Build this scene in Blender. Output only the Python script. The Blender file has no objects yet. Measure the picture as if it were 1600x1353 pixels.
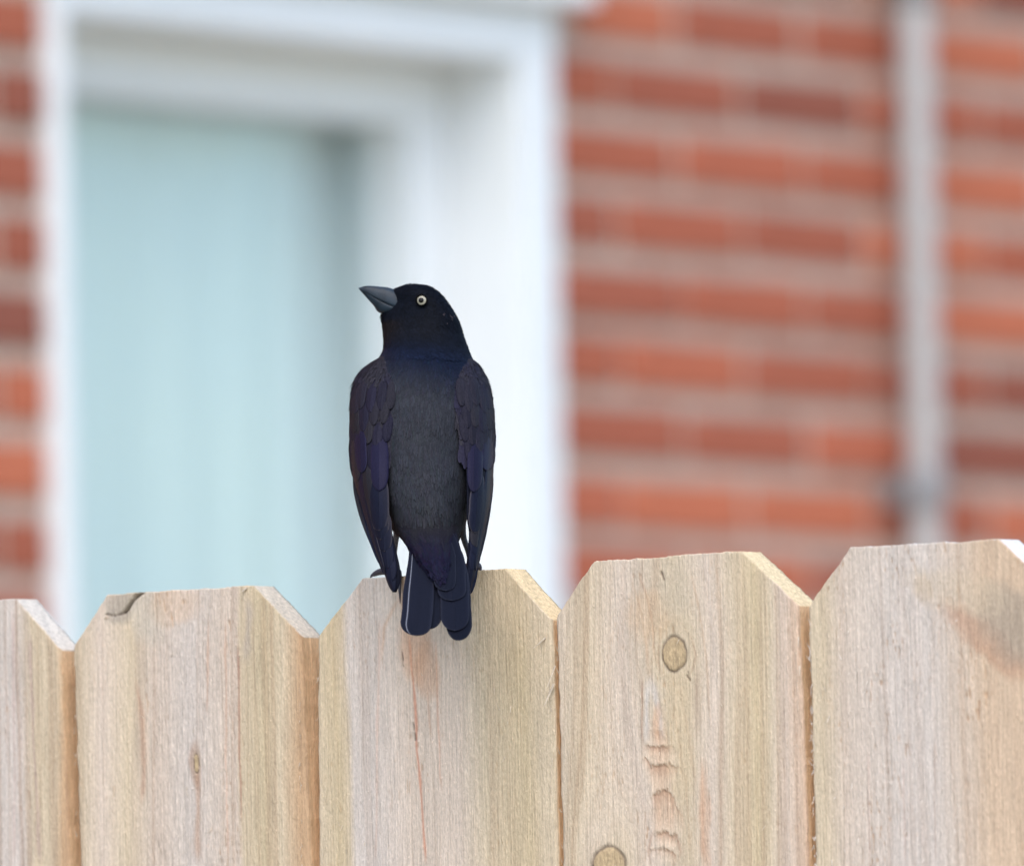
import bpy, bmesh, math
import numpy as np
from mathutils import Matrix, Vector

scene = bpy.context.scene
COL = scene.collection
rad = math.radians

# ------------------------------------------------------------------ camera
FPX = 17000.0                       # focal length in pixels of the 1600 px wide photograph
CX, CY = 800.0, 676.5
PITCH, ROLL = rad(3.6), rad(1.1)
CAM = np.array([0.0, 0.0, 1.58])
_R = np.array([1.0, 0, 0])
FWD = np.array([0, math.cos(PITCH), math.sin(PITCH)])
_U = np.array([0, -math.sin(PITCH), math.cos(PITCH)])
RIGHT = _R * math.cos(ROLL) - _U * math.sin(ROLL)
UP = _U * math.cos(ROLL) + _R * math.sin(ROLL)

cam = bpy.data.cameras.new('camera')
cam.sensor_width = 36.0
cam.lens = FPX / 1600.0 * 36.0
cam.clip_start, cam.clip_end = 0.1, 2000.0
cam.dof.use_dof = True
cam.dof.focus_distance = 5.0
cam.dof.aperture_fstop = cam.lens / 36.0
cam_o = bpy.data.objects.new('camera', cam)
COL.objects.link(cam_o)
m = Matrix.Identity(4)
for i in range(3):
    m[i][0], m[i][1], m[i][2], m[i][3] = RIGHT[i], UP[i], -FWD[i], CAM[i]
cam_o.matrix_world = m
scene.camera = cam_o

# ------------------------------------------------------------------ sky, sun, exposure
SUN_EL, SUN_AZ = rad(52), rad(188)          # azimuth clockwise from +Y: behind the camera, to the right
world = bpy.data.worlds.new('World')
scene.world = world
world.use_nodes = True
wn = world.node_tree
sky = wn.nodes.new('ShaderNodeTexSky')
sky.sky_type = 'NISHITA'
sky.sun_disc = False
sky.sun_elevation = SUN_EL
sky.sun_rotation = SUN_AZ
sky.air_density, sky.dust_density, sky.ozone_density = 1.0, 1.6, 1.4
bg = wn.nodes['Background']
bg.inputs['Strength'].default_value = 0.15
wn.links.new(sky.outputs[0], bg.inputs['Color'])

sun = bpy.data.lights.new('sun', 'SUN')
sun.energy = 1.0
sun.angle = rad(70)
sun.color = (1.0, 0.96, 0.9)
sun_o = bpy.data.objects.new('sun', sun)
COL.objects.link(sun_o)
sd = Vector((math.sin(SUN_AZ) * math.cos(SUN_EL), math.cos(SUN_AZ) * math.cos(SUN_EL), math.sin(SUN_EL)))
sun_o.rotation_euler = sd.to_track_quat('Z', 'Y').to_euler()
sun_o.location = (4, -6, 9)

scene.view_settings.view_transform = 'Standard'
scene.view_settings.look = 'None'
scene.view_settings.gamma = 1.0
scene.view_settings.use_curve_mapping = False
scene.view_settings.exposure = 1.12

# ------------------------------------------------------------------ helpers
rng = np.random.default_rng(7)


def ray(x, y):
    return FWD + RIGHT * (x - CX) / FPX - UP * (y - CY) / FPX


def srgb(r, g, b):
    f = lambda c: (c / 255 / 12.92) if c / 255 <= 0.04045 else ((c / 255 + 0.055) / 1.055) ** 2.4
    return np.array([f(r), f(g), f(b)])


def hsh(ix, iy, seed):
    a = (ix.astype(np.int64) * 374761393 + iy.astype(np.int64) * 668265263 + seed * 974634777) & 0xFFFFFFFF
    a = ((a ^ (a >> 13)) * 1274126177) & 0xFFFFFFFF
    a = ((a ^ (a >> 16)) * 2246822519) & 0xFFFFFFFF
    a = a ^ (a >> 15)
    return (a & 0xFFFFFF) / float(0x1000000)


def vn(x, y, seed=0):
    """value noise, 0..1"""
    x, y = np.broadcast_arrays(np.asarray(x, float), np.asarray(y, float))
    ix, iy = np.floor(x), np.floor(y)
    fx, fy = x - ix, y - iy
    fx = fx * fx * (3 - 2 * fx)
    fy = fy * fy * (3 - 2 * fy)
    a, b = hsh(ix, iy, seed), hsh(ix + 1, iy, seed)
    c, d = hsh(ix, iy + 1, seed), hsh(ix + 1, iy + 1, seed)
    return (a * (1 - fx) + b * fx) * (1 - fy) + (c * (1 - fx) + d * fx) * fy


def fbm(x, y, seed=0, octv=4):
    s, t, amp = 0, 0, 1.0
    for o in range(octv):
        s = s + amp * vn(x * 2 ** o, y * 2 ** o, seed + o * 17)
        t += amp
        amp *= 0.5
    return s / t


def sstep(a, b, x):
    t = np.clip((x - a) / (b - a), 0, 1)
    return t * t * (3 - 2 * t)


def herm(xs, ys, x):
    """smooth cubic through (xs, ys)"""
    xs, ys, x = np.asarray(xs, float), np.asarray(ys, float), np.asarray(x, float)
    mm = np.gradient(ys, xs)
    i = np.clip(np.searchsorted(xs, x) - 1, 0, len(xs) - 2)
    h = xs[i + 1] - xs[i]
    t = np.clip((x - xs[i]) / h, 0, 1)
    return ((2 * t ** 3 - 3 * t ** 2 + 1) * ys[i] + (t ** 3 - 2 * t ** 2 + t) * h * mm[i]
            + (-2 * t ** 3 + 3 * t ** 2) * ys[i + 1] + (t ** 3 - t ** 2) * h * mm[i + 1])


def mesh_obj(name, verts, faces, mat, parent=None, col=None, smooth=True, loc=None):
    me = bpy.data.meshes.new(name)
    me.from_pydata([tuple(v) for v in verts] if not isinstance(verts, np.ndarray) else verts.tolist(), [], faces)
    if col is not None:
        at = me.attributes.new('tint', 'FLOAT_COLOR', 'POINT')
        c4 = np.ones((len(me.vertices), 4), dtype=np.float32)
        c4[:, :3] = col
        at.data.foreach_set('color', c4.ravel())
    if smooth:
        me.polygons.foreach_set('use_smooth', np.ones(len(me.polygons), dtype=bool))
    me.materials.append(mat)
    me.update()
    o = bpy.data.objects.new(name, me)
    COL.objects.link(o)
    if parent is not None:
        o.parent = parent
    if loc is not None:
        o.location = loc
    return o


def empty(name, loc, label=None, cat=None):
    o = bpy.data.objects.new(name, None)
    o.empty_display_size = 0.05
    COL.objects.link(o)
    o.location = loc
    if label:
        o['label'] = label
    if cat:
        o['category'] = cat
    return o


def tag(o, label, cat):
    o['label'] = label
    o['category'] = cat
    return o


def bm_box(bm, x0, x1, y0, y1, z0, z1, bev=0.0):
    r = bmesh.ops.create_cube(bm, size=1.0)
    vs = r['verts']
    for v in vs:
        v.co = Vector(((x0 + x1) / 2 + v.co.x * (x1 - x0), (y0 + y1) / 2 + v.co.y * (y1 - y0), (z0 + z1) / 2 + v.co.z * (z1 - z0)))
    if bev > 0:
        es = {e for v in vs for e in v.link_edges}
        bmesh.ops.bevel(bm, geom=list(es), offset=bev, segments=2, affect='EDGES', profile=0.5)


def bm_obj(name, bm, mat, parent=None, smooth=False, loc=None):
    me = bpy.data.meshes.new(name)
    bmesh.ops.recalc_face_normals(bm, faces=bm.faces)
    bm.to_mesh(me)
    bm.free()
    if smooth:
        me.polygons.foreach_set('use_smooth', np.ones(len(me.polygons), dtype=bool))
    me.materials.append(mat)
    o = bpy.data.objects.new(name, me)
    COL.objects.link(o)
    if parent is not None:
        o.parent = parent
    if loc is not None:
        o.location = loc
    return o


def tube(points, radii, seg=10):
    """closed tapered tube through points -> verts, faces"""
    P = np.array(points, float)
    T = np.gradient(P, axis=0)
    T /= np.linalg.norm(T, axis=1)[:, None]
    ref = np.array([0.31, 0.87, 0.37])
    V, Fc = [], []
    n = len(P)
    for i in range(n):
        a = np.cross(T[i], ref)
        a /= np.linalg.norm(a)
        b = np.cross(T[i], a)
        for k in range(seg):
            th = 2 * math.pi * k / seg
            V.append(P[i] + radii[i] * (a * math.cos(th) + b * math.sin(th)))
    for i in range(n - 1):
        for k in range(seg):
            Fc.append((i * seg + k, i * seg + (k + 1) % seg, (i + 1) * seg + (k + 1) % seg, (i + 1) * seg + k))
    Fc.append(tuple(range(seg))[::-1])
    Fc.append(tuple((n - 1) * seg + k for k in range(seg)))
    return np.array(V), Fc


def resample(pts, n):
    P = np.array(pts, float)
    t = np.linspace(0, 1, len(P))
    q = np.linspace(0, 1, n)
    return np.stack([herm(t, P[:, k], q) for k in range(P.shape[1])], 1)


# ------------------------------------------------------------------ materials
def new_mat(name, rough=0.6, spec=0.5):
    mt = bpy.data.materials.new(name)
    mt.use_nodes = True
    b = mt.node_tree.nodes['Principled BSDF']
    b.inputs['Roughness'].default_value = rough
    b.inputs['Specular IOR Level'].default_value = spec
    return mt, mt.node_tree, b


def nd(nt, kind, **kw):
    n = nt.nodes.new(kind)
    for k, v in kw.items():
        if k in n.inputs:
            n.inputs[k].default_value = v
        else:
            setattr(n, k, v)
    return n


def noisy_mat(name, c0, c1, scale, rough=0.6, spec=0.4, bump=0.0, bump_scale=None, stretch=(1, 1, 1), detail=5.0):
    mt, nt, b = new_mat(name, rough, spec)
    tc = nd(nt, 'ShaderNodeTexCoord')
    mp = nd(nt, 'ShaderNodeMapping')
    mp.inputs['Scale'].default_value = stretch
    nt.links.new(tc.outputs['Object'], mp.inputs['Vector'])
    nz = nd(nt, 'ShaderNodeTexNoise', Scale=scale, Detail=detail, Roughness=0.6)
    nt.links.new(mp.outputs[0], nz.inputs['Vector'])
    cr = nd(nt, 'ShaderNodeValToRGB')
    cr.color_ramp.elements[0].position, cr.color_ramp.elements[1].position = 0.3, 0.7
    cr.color_ramp.elements[0].color = (*c0, 1)
    cr.color_ramp.elements[1].color = (*c1, 1)
    nt.links.new(nz.outputs['Fac'], cr.inputs['Fac'])
    nt.links.new(cr.outputs['Color'], b.inputs['Base Color'])
    if bump:
        n2 = nd(nt, 'ShaderNodeTexNoise', Scale=bump_scale or scale * 3, Detail=6.0)
        nt.links.new(mp.outputs[0], n2.inputs['Vector'])
        bp = nd(nt, 'ShaderNodeBump', Strength=0.6, Distance=bump)
        nt.links.new(n2.outputs['Fac'], bp.inputs['Height'])
        nt.links.new(bp.outputs[0], b.inputs['Normal'])
    return mt


def tint_mat(name, rough, spec, nscale, stretch, namt, bump, sheen=0.0, coat=0.0):
    """base colour from the mesh's own tint attribute, broken up by fine procedural noise"""
    mt, nt, b = new_mat(name, rough, spec)
    at = nd(nt, 'ShaderNodeAttribute', attribute_name='tint')
    tc = nd(nt, 'ShaderNodeTexCoord')
    mp = nd(nt, 'ShaderNodeMapping')
    mp.inputs['Scale'].default_value = stretch
    nt.links.new(tc.outputs['Object'], mp.inputs['Vector'])
    nz = nd(nt, 'ShaderNodeTexNoise', Scale=nscale, Detail=4.0, Roughness=0.65)
    nt.links.new(mp.outputs[0], nz.inputs['Vector'])
    mr = nd(nt, 'ShaderNodeMapRange')
    mr.inputs['From Min'].default_value, mr.inputs['From Max'].default_value = 0.25, 0.75
    mr.inputs['To Min'].default_value, mr.inputs['To Max'].default_value = 1 - namt, 1 + namt
    nt.links.new(nz.outputs['Fac'], mr.inputs['Value'])
    mx = nd(nt, 'ShaderNodeVectorMath', operation='SCALE')
    nt.links.new(at.outputs['Color'], mx.inputs[0])
    nt.links.new(mr.outputs[0], mx.inputs['Scale'])
    nt.links.new(mx.outputs[0], b.inputs['Base Color'])
    bp = nd(nt, 'ShaderNodeBump', Strength=0.7, Distance=bump)
    nt.links.new(nz.outputs['Fac'], bp.inputs['Height'])
    nt.links.new(bp.outputs[0], b.inputs['Normal'])
    b.inputs['Sheen Weight'].default_value = sheen
    b.inputs['Coat Weight'].default_value = coat
    return mt



def wood_mat():
    """mesh tint broken up by stretched fibres and a fine sawn nap"""
    mt, nt, b = new_mat('sawn_cedar', 0.85, 0.2)
    at = nd(nt, 'ShaderNodeAttribute', attribute_name='tint')
    tc = nd(nt, 'ShaderNodeTexCoord')
    def noise(scale, stretch, detail, lo, hi, f0=0.3, f1=0.7):
        mp = nd(nt, 'ShaderNodeMapping')
        mp.inputs['Scale'].default_value = stretch
        nt.links.new(tc.outputs['Object'], mp.inputs['Vector'])
        nz = nd(nt, 'ShaderNodeTexNoise', Scale=scale, Detail=detail, Roughness=0.6)
        nt.links.new(mp.outputs[0], nz.inputs['Vector'])
        mr = nd(nt, 'ShaderNodeMapRange')
        mr.inputs['From Min'].default_value, mr.inputs['From Max'].default_value = f0, f1
        mr.inputs['To Min'].default_value, mr.inputs['To Max'].default_value = lo, hi
        nt.links.new(nz.outputs['Fac'], mr.inputs['Value'])
        return mr.outputs[0]
    fib = noise(900, (1, 1, 0.035), 3, 0.82, 1.16)
    nap = noise(1100, (1, 1, 0.35), 3, 0.86, 1.13)
    spk = noise(800, (1, 1, 0.45), 1, 1.0, 1.22, 0.64, 0.78)
    def mul(a, b_):
        n_ = nd(nt, 'ShaderNodeMath', operation='MULTIPLY')
        nt.links.new(a, n_.inputs[0]); nt.links.new(b_, n_.inputs[1])
        return n_.outputs[0]
    f = mul(mul(fib, nap), spk)
    mx = nd(nt, 'ShaderNodeVectorMath', operation='SCALE')
    nt.links.new(at.outputs['Color'], mx.inputs[0])
    nt.links.new(f, mx.inputs['Scale'])
    nt.links.new(mx.outputs[0], b.inputs['Base Color'])
    bp = nd(nt, 'ShaderNodeBump', Strength=1.0, Distance=0.0009)
    nt.links.new(f, bp.inputs['Height'])
    nt.links.new(bp.outputs[0], b.inputs['Normal'])
    return mt


M_WOOD = wood_mat()
M_RAIL = noisy_mat('rail_wood', srgb(176, 150, 116), srgb(200, 176, 142), 30, 0.85, 0.2, 0.001, 120, (0.15, 1, 1))
M_WHITE = noisy_mat('white_window_paint', (0.76, 0.775, 0.77), (0.80, 0.815, 0.81), 6, 0.45, 0.5)
M_MORTAR = noisy_mat('mortar', srgb(180, 158, 142), srgb(200, 178, 162), 60, 0.95, 0.1, 0.002, 300)
M_PIPE = noisy_mat('grey_plastic_pipe', srgb(166, 163, 160), srgb(180, 177, 174), 9, 0.5, 0.4, stretch=(1, 1, 0.2))
M_COUPLE = noisy_mat('dark_grey_fitting', srgb(126, 126, 128), srgb(144, 144, 144), 20, 0.6, 0.4)
M_GRASS = noisy_mat('lawn_grass', (0.035, 0.06, 0.018), (0.09, 0.11, 0.04), 1.2, 0.95, 0.1, 0.02, 40)
M_CURTAIN = noisy_mat('pale_curtain', (0.82, 0.87, 0.89), (0.88, 0.90, 0.86), 2.6, 0.9, 0.1, detail=2)  # bluish and greenish reflections of the glass are put into the curtain colour
M_ROOM = noisy_mat('room_plaster', (0.35, 0.36, 0.36), (0.42, 0.42, 0.42), 3, 0.9, 0.1)


def brick_mat(name, per_object):
    mt, nt, b = new_mat(name, 0.9, 0.15)
    if per_object:
        src = nd(nt, 'ShaderNodeObjectInfo').outputs['Random']
    else:
        src = nd(nt, 'ShaderNodeAttribute', attribute_name='tint').outputs['Fac']
    cr = nd(nt, 'ShaderNodeValToRGB')
    el = cr.color_ramp.elements
    el[0].position, el[0].color = 0.0, (*srgb(136, 82, 68), 1)
    el[1].position, el[1].color = 1.0, (*srgb(186, 108, 80), 1)
    for p, c in ((0.25, (156, 90, 71)), (0.5, (165, 94, 72)), (0.75, (174, 99, 75))):
        e = el.new(p)
        e.color = (*srgb(*c), 1)
    nt.links.new(src, cr.inputs['Fac'])
    tc = nd(nt, 'ShaderNodeTexCoord')
    nz = nd(nt, 'ShaderNodeTexNoise', Scale=30.0, Detail=6.0, Roughness=0.7)
    nt.links.new(tc.outputs['Object'], nz.inputs['Vector'])
    mr = nd(nt, 'ShaderNodeMapRange')
    mr.inputs['To Min'].default_value, mr.inputs['To Max'].default_value = 0.65, 1.35
    nt.links.new(nz.outputs['Fac'], mr.inputs['Value'])
    mx = nd(nt, 'ShaderNodeVectorMath', operation='SCALE')
    nt.links.new(cr.outputs['Color'], mx.inputs[0])
    nt.links.new(mr.outputs[0], mx.inputs['Scale'])
    nt.links.new(mx.outputs[0], b.inputs['Base Color'])
    bp = nd(nt, 'ShaderNodeBump', Strength=0.8, Distance=0.003)
    nt.links.new(nz.outputs['Fac'], bp.inputs['Height'])
    nt.links.new(bp.outputs[0], b.inputs['Normal'])
    return mt


M_BRICK = brick_mat('red_brick', True)
M_BRICKS = brick_mat('red_brickwork', False)


def glass_mat():
    mt = bpy.data.materials.new('window_glass')
    mt.use_nodes = True
    nt = mt.node_tree
    nt.nodes.clear()
    out = nd(nt, 'ShaderNodeOutputMaterial')
    tr = nd(nt, 'ShaderNodeBsdfTransparent')
    tr.inputs['Color'].default_value = (0.965, 0.99, 0.99, 1)
    gl = nd(nt, 'ShaderNodeBsdfGlossy', Roughness=0.02)
    fr = nd(nt, 'ShaderNodeFresnel', IOR=1.5)
    mix = nd(nt, 'ShaderNodeMixShader')
    ge = nd(nt, 'ShaderNodeNewGeometry')               # same reflectance entering and leaving the thin pane
    mr = nd(nt, 'ShaderNodeMapRange')
    mr.inputs['To Min'].default_value, mr.inputs['To Max'].default_value = 1.5, 1 / 1.5
    nt.links.new(ge.outputs['Backfacing'], mr.inputs['Value'])
    nt.links.new(mr.outputs[0], fr.inputs['IOR'])
    nt.links.new(fr.outputs[0], mix.inputs['Fac'])
    nt.links.new(tr.outputs[0], mix.inputs[1])
    nt.links.new(gl.outputs[0], mix.inputs[2])
    nt.links.new(mix.outputs[0], out.inputs['Surface'])
    return mt


M_GLASS = glass_mat()

# ================================================================== ground
g = mesh_obj('lawn', [(-400, -400, 0), (400, -400, 0), (400, 400, 0), (-400, 400, 0)], [(0, 1, 2, 3)], M_GRASS, smooth=False)
g['kind'] = 'structure'

M_BOUNCE_SLAB = noisy_mat('pale_bounce_slab', srgb(192, 184, 168), srgb(210, 202, 186), 2.5, 0.9, 0.2, 0.002, 90)
# ================================================================== brick house
WALL_A = rad(52.5)
PW = CAM + ray(1130, 400) * 10.56                    # a point of the brick face
house = empty('brick_house', (PW[0], PW[1], 0.0), 'red brick house wall with a white framed window, out of focus behind the fence', 'house')
house.rotation_euler = (0, 0, WALL_A)                # local x along the wall, local -y outwards, z up
WX0, WX1, WZ0, WZ1 = -1.022, -0.278, 1.36, 2.632     # window opening
HX0, HX1, HZ1 = -6.2, 9.5, 5.2
TH = 0.26
REC = 0.007                                          # mortar lies this far behind the brick face


def frame_mesh(xs, zs, y0, y1):
    """rectangular slab with a rectangular hole: xs, zs = (outer0, inner0, inner1, outer1)"""
    V, Fc = [], []
    for y in (y0, y1):
        for z in zs:
            for x in xs:
                V.append((x, y, z))
    idx = lambda s, i, j: s * 16 + j * 4 + i
    for j in range(3):
        for i in range(3):
            if (i, j) == (1, 1):
                continue
            Fc.append((idx(0, i, j), idx(0, i + 1, j), idx(0, i + 1, j + 1), idx(0, i, j + 1)))
            Fc.append((idx(1, i, j), idx(1, i, j + 1), idx(1, i + 1, j + 1), idx(1, i + 1, j)))
    def side(a, b):
        Fc.append((idx(0, *a), idx(1, *a), idx(1, *b), idx(0, *b)))
    for k in range(3):
        side((k, 0), (k + 1, 0)); side((k + 1, 3), (k, 3)); side((0, k + 1), (0, k)); side((3, k), (3, k + 1))
    side((2, 1), (1, 1)); side((1, 2), (2, 2)); side((1, 1), (1, 2)); side((2, 2), (2, 1))
    return V, Fc


def frame_obj(name, xs, zs, y0, y1, mat, parent, bev=0.002):
    V, Fc = frame_mesh(xs, zs, y0, y1)
    bm = bmesh.new()
    vs = [bm.verts.new(v) for v in V]
    for f in Fc:
        bm.faces.new([vs[i] for i in f])
    bmesh.ops.recalc_face_normals(bm, faces=bm.faces)
    if bev:
        es = [e for e in bm.edges if len(e.link_faces) == 2 and e.calc_face_angle() > 1.0]
        bmesh.ops.bevel(bm, geom=es, offset=bev, segments=2, affect='EDGES', profile=0.5)
    return bm_obj(name, bm, mat, parent)


pt_ = mesh_obj('bounce_slab', [(HX0, -5.2, 0.004), (HX1, -5.2, 0.004), (HX1, 0.3, 0.004), (HX0, 0.3, 0.004)], [(0, 1, 2, 3)], M_BOUNCE_SLAB, smooth=False, loc=house.location)  # unseen pale slab, added to bounce light up under the window head
pt_.rotation_euler = house.rotation_euler
pt_['kind'] = 'structure'
wall = frame_obj('wall', (HX0, WX0 - 0.004, WX1 + 0.004, HX1), (0.0, WZ0 - 0.004, WZ1 + 0.004, HZ1), REC, TH, M_MORTAR, house, 0)

# bricks: courses of 67 mm, stretchers of 205 mm
COURSE, MOD, JT, HJ = 0.067, 0.205, 0.0195, 0.0130     # bed joints are raked wide, head joints narrow
BH, BL, BD = COURSE - JT, MOD - HJ, 0.03


def brick_mesh(k):
    bm = bmesh.new()
    bm_box(bm, -0.5 * BL, 0.5 * BL, 0.0, BD, -0.5 * BH, 0.5 * BH, 0.0)
    rr = np.random.default_rng(100 + k)
    for v in bm.verts:
        v.co += Vector((rr.uniform(-.0015, .0015), rr.uniform(-.0018, .0018) if v.co.y < 0.01 else 0, rr.uniform(-.0014, .0014)))
    es = [e for e in bm.edges if all(v.co.y < 0.015 for v in e.verts)]
    bmesh.ops.bevel(bm, geom=es, offset=0.003, segments=1, affect='EDGES')
    bmesh.ops.recalc_face_normals(bm, faces=bm.faces)
    me = bpy.data.meshes.new('brick')
    bm.to_mesh(me)
    bm.free()
    me.materials.append(M_BRICK)
    return me


brick_meshes = [brick_mesh(k) for k in range(10)]
IX0, IX1, IZ0, IZ1 = -1.75, 1.15, 1.98, 2.86          # bricks picked apart one by one
bulkV, bulkF, bulkC = [], [], []
kmin = int(math.floor((0.06 - 2.4335) / COURSE)) + 1
kmax = int((HZ1 - 0.04 - 2.4335) / COURSE)
nb = 0
for k in range(kmin, kmax + 1):
    zc = 2.4335 + k * COURSE
    t0 = -0.1667 + (0.5 * MOD if k % 2 else 0.0)
    j0 = int(math.floor((HX0 - t0) / MOD)) - 1
    j1 = int(math.ceil((HX1 - t0) / MOD)) + 1
    for j in range(j0, j1):
        a, b = t0 + j * MOD + HJ / 2, t0 + (j + 1) * MOD - HJ / 2
        a, b = max(a, HX0), min(b, HX1)
        parts = [(a, b)]
        if zc + BH / 2 > WZ0 - 0.012 and zc - BH / 2 < WZ1 + 0.075:
            wl, wr = WX0 - 0.004, WX1 + 0.004
            if zc > WZ1 - 0.02:
                wl, wr = wl - 0.045, wr + 0.045       # beside the head cap
            parts = []
            if a < wl:
                parts.append((a, min(b, wl)))
            if b > wr:
                parts.append((max(a, wr), b))
        for (p, q) in parts:
            if q - p < 0.02:
                continue
            if IX0 < (p + q) / 2 < IX1 and IZ0 < zc < IZ1:
                o = bpy.data.objects.new('brick', brick_meshes[int(rng.integers(10))])
                COL.objects.link(o)
                o.parent = wall
                o.location = ((p + q) / 2, rng.uniform(-0.0015, 0.0015), zc + rng.uniform(-0.0008, 0.0008))
                o.scale = ((q - p) / BL, 1, 1)
                nb += 1
            else:
                i0 = len(bulkV)
                h = BH / 2
                bulkV += [(p, BD, zc - h), (q, BD, zc - h), (q, BD, zc + h), (p, BD, zc + h),
                          (p, 0, zc - h), (q, 0, zc - h), (q, 0, zc + h), (p, 0, zc + h)]
                bulkF += [tuple(i0 + n for n in f) for f in ((4, 5, 6, 7), (0, 1, 5, 4), (1, 2, 6, 5), (2, 3, 7, 6), (3, 0, 4, 7))]
                bulkC += [rng.random()] * 8
bw = mesh_obj('brickwork', bulkV, bulkF, M_BRICKS, wall, col=np.array(bulkC)[:, None].repeat(3, 1), smooth=False)
bw['kind'] = 'stuff'

# window: trim and jamb lining, head cap, sash, pane, sill
TW = 0.040                                            # visible face of the outer trim
JD = 0.080                                            # depth of the reveal
win = frame_obj('window', (WX0, WX0 + 0.020, WX1 - 0.056, WX1), (WZ0, WZ0 + TW, 2.580, WZ1), -0.012, JD + 0.05, M_WHITE, house, 0.003)
bm = bmesh.new()
bm_box(bm, WX0 - 0.034, WX1 + 0.034, -0.040, 0.06, WZ1 + 0.002, WZ1 + 0.070, 0.004)
bm_obj('head_cap', bm, M_WHITE, win)
bm = bmesh.new()
bm_box(bm, WX0 - 0.034, WX1 + 0.034, -0.055, 0.10, WZ0 - 0.050, WZ0 - 0.002, 0.004)
bm_obj('window_sill', bm, M_WHITE, win)
SX0, SX1, SZ0, SZ1 = WX0 + 0.021, WX1 - 0.057, WZ0 + TW + 0.001, 2.579
sash = frame_obj('sash', (SX0, SX0 + 0.058, SX1 - 0.058, SX1), (SZ0, SZ0 + 0.07, SZ1 - 0.058, SZ1), JD - 0.004, JD + 0.075, M_WHITE, win, 0.003)
gx0, gx1, gz0, gz1 = SX0 + 0.05, SX1 - 0.05, SZ0 + 0.06, SZ1 - 0.05
bm = bmesh.new()
bm_box(bm, gx0, gx1, JD + 0.040, JD + 0.045, gz0, gz1)
bm_obj('pane', bm, M_GLASS, win)
bm = bmesh.new()
bm_box(bm, gx0, gx1, JD + 0.058, JD + 0.063, gz0, gz1)
bm_obj('pane', bm, M_GLASS, win)
# room behind the window: a shell with five inner faces
bm = bmesh.new()
bm_box(bm, WX0 - 0.9, WX1 + 0.9, TH + 0.002, TH + 2.2, 0.3, 2.85)
for f in [f for f in bm.faces if f.normal.y < -0.9]:
    bm.faces.remove(f)
bmesh.ops.reverse_faces(bm, faces=bm.faces)
rm = bpy.data.meshes.new('room')
bm.to_mesh(rm)
bm.free()
rm.materials.append(M_ROOM)
ro = bpy.data.objects.new('room', rm)
COL.objects.link(ro)
ro.parent = house

# curtain behind the glass, hanging in soft folds
nx, nz = 120, 24
cv, cf = [], []
cx0, cx1, cz0, cz1 = WX0 + 0.012, WX1 - 0.012, WZ0 + 0.015, 2.618
for s in (0, 1):
    for j in range(nz + 1):
        for i in range(nx + 1):
            u, w_ = i / nx, j / nz
            x = cx0 + (cx1 - cx0) * u
            y = JD + 0.090 + 0.006 * math.sin(u * 46 + 1.2 * math.sin(u * 9)) * (0.6 + 0.4 * (1 - w_)) + 0.004 * math.sin(u * 13 + 2) + 0.002 * s
            cv.append((x, y, cz0 + (cz1 - cz0) * w_))
st = (nx + 1) * (nz + 1)
for j in range(nz):
    for i in range(nx):
        a = j * (nx + 1) + i
        cf.append((a, a + 1, a + nx + 2, a + nx + 1))
        cf.append((st + a, st + a + nx + 1, st + a + nx + 2, st + a + 1))
cur = mesh_obj('curtain', cv, cf, M_CURTAIN)
cur.location = house.location
cur.rotation_euler = house.rotation_euler
tag(cur, 'pale blue green curtain hanging behind the white framed window', 'curtain')

# grey conduit pipe on the brick wall
PT = 0.281
pipe = empty('wall_pipe', (0, 0, 0), 'grey plastic pipe running up the red brick wall beside the window', 'pipe')
pipe.location = house.matrix_basis @ Vector((PT, -0.034, 0.0))
pipe.rotation_euler = house.rotation_euler
PR = 0.0172


def cyl(name, r, z0, z1, mat, parent, bev=0.0015, seg=40, xoff=0.0):
    V, Fc = tube([(xoff, 0, z0), (xoff, 0, z0 + bev), (xoff, 0, z1 - bev), (xoff, 0, z1)], [r - bev, r, r, r - bev], seg)
    return mesh_obj(name, V, Fc, mat, parent)


cyl('pipe', PR, 0.1, 4.9, M_PIPE, pipe)
cyl('coupling', PR + 0.0035, 2.168, 2.212, M_COUPLE, pipe)
cyl('coupling', PR + 0.0035, 2.672, 2.76, M_COUPLE, pipe)
for zz in (2.19, 2.715, 3.7, 1.1):
    bm = bmesh.new()
    bm_box(bm, -0.026, 0.026, 0.016, 0.034, zz - 0.012, zz + 0.012, 0.002)
    bm_obj('pipe_clip', bm, M_COUPLE, pipe)

# ================================================================== fence
FA = rad(37.5)
FD = np.array([math.cos(FA), -math.sin(FA), 0])
FN = np.array([-math.sin(FA), -math.cos(FA), 0])
PF = CAM + ray(660, 897) * 5.03
fence = empty('wooden_fence', (PF[0], PF[1], 0.0), 'pale new cedar fence of dog eared pickets in front of the brick house', 'fence')
fence.rotation_euler = (0, 0, -FA)


def fpt(x, y):
    """photo pixel -> millimetres on the fence's front face (along, height)"""
    d = ray(x, y)
    q = CAM + d * (np.dot(PF - CAM, FN) / np.dot(d, FN))
    return float((q - PF) @ FD) * 1000, float(q[2]) * 1000


GREY, PINK, TAN, OCHRE = srgb(200, 187, 176), srgb(202, 184, 167), srgb(200, 181, 154), srgb(194, 174, 142)
LINE, RUST, BROWN, UMBER = srgb(156, 122, 96), srgb(190, 146, 114), srgb(166, 132, 106), srgb(104, 80, 64)
PALE, GREEN, SLATE = srgb(212, 202, 190), srgb(192, 173, 142), srgb(150, 140, 130)


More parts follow.
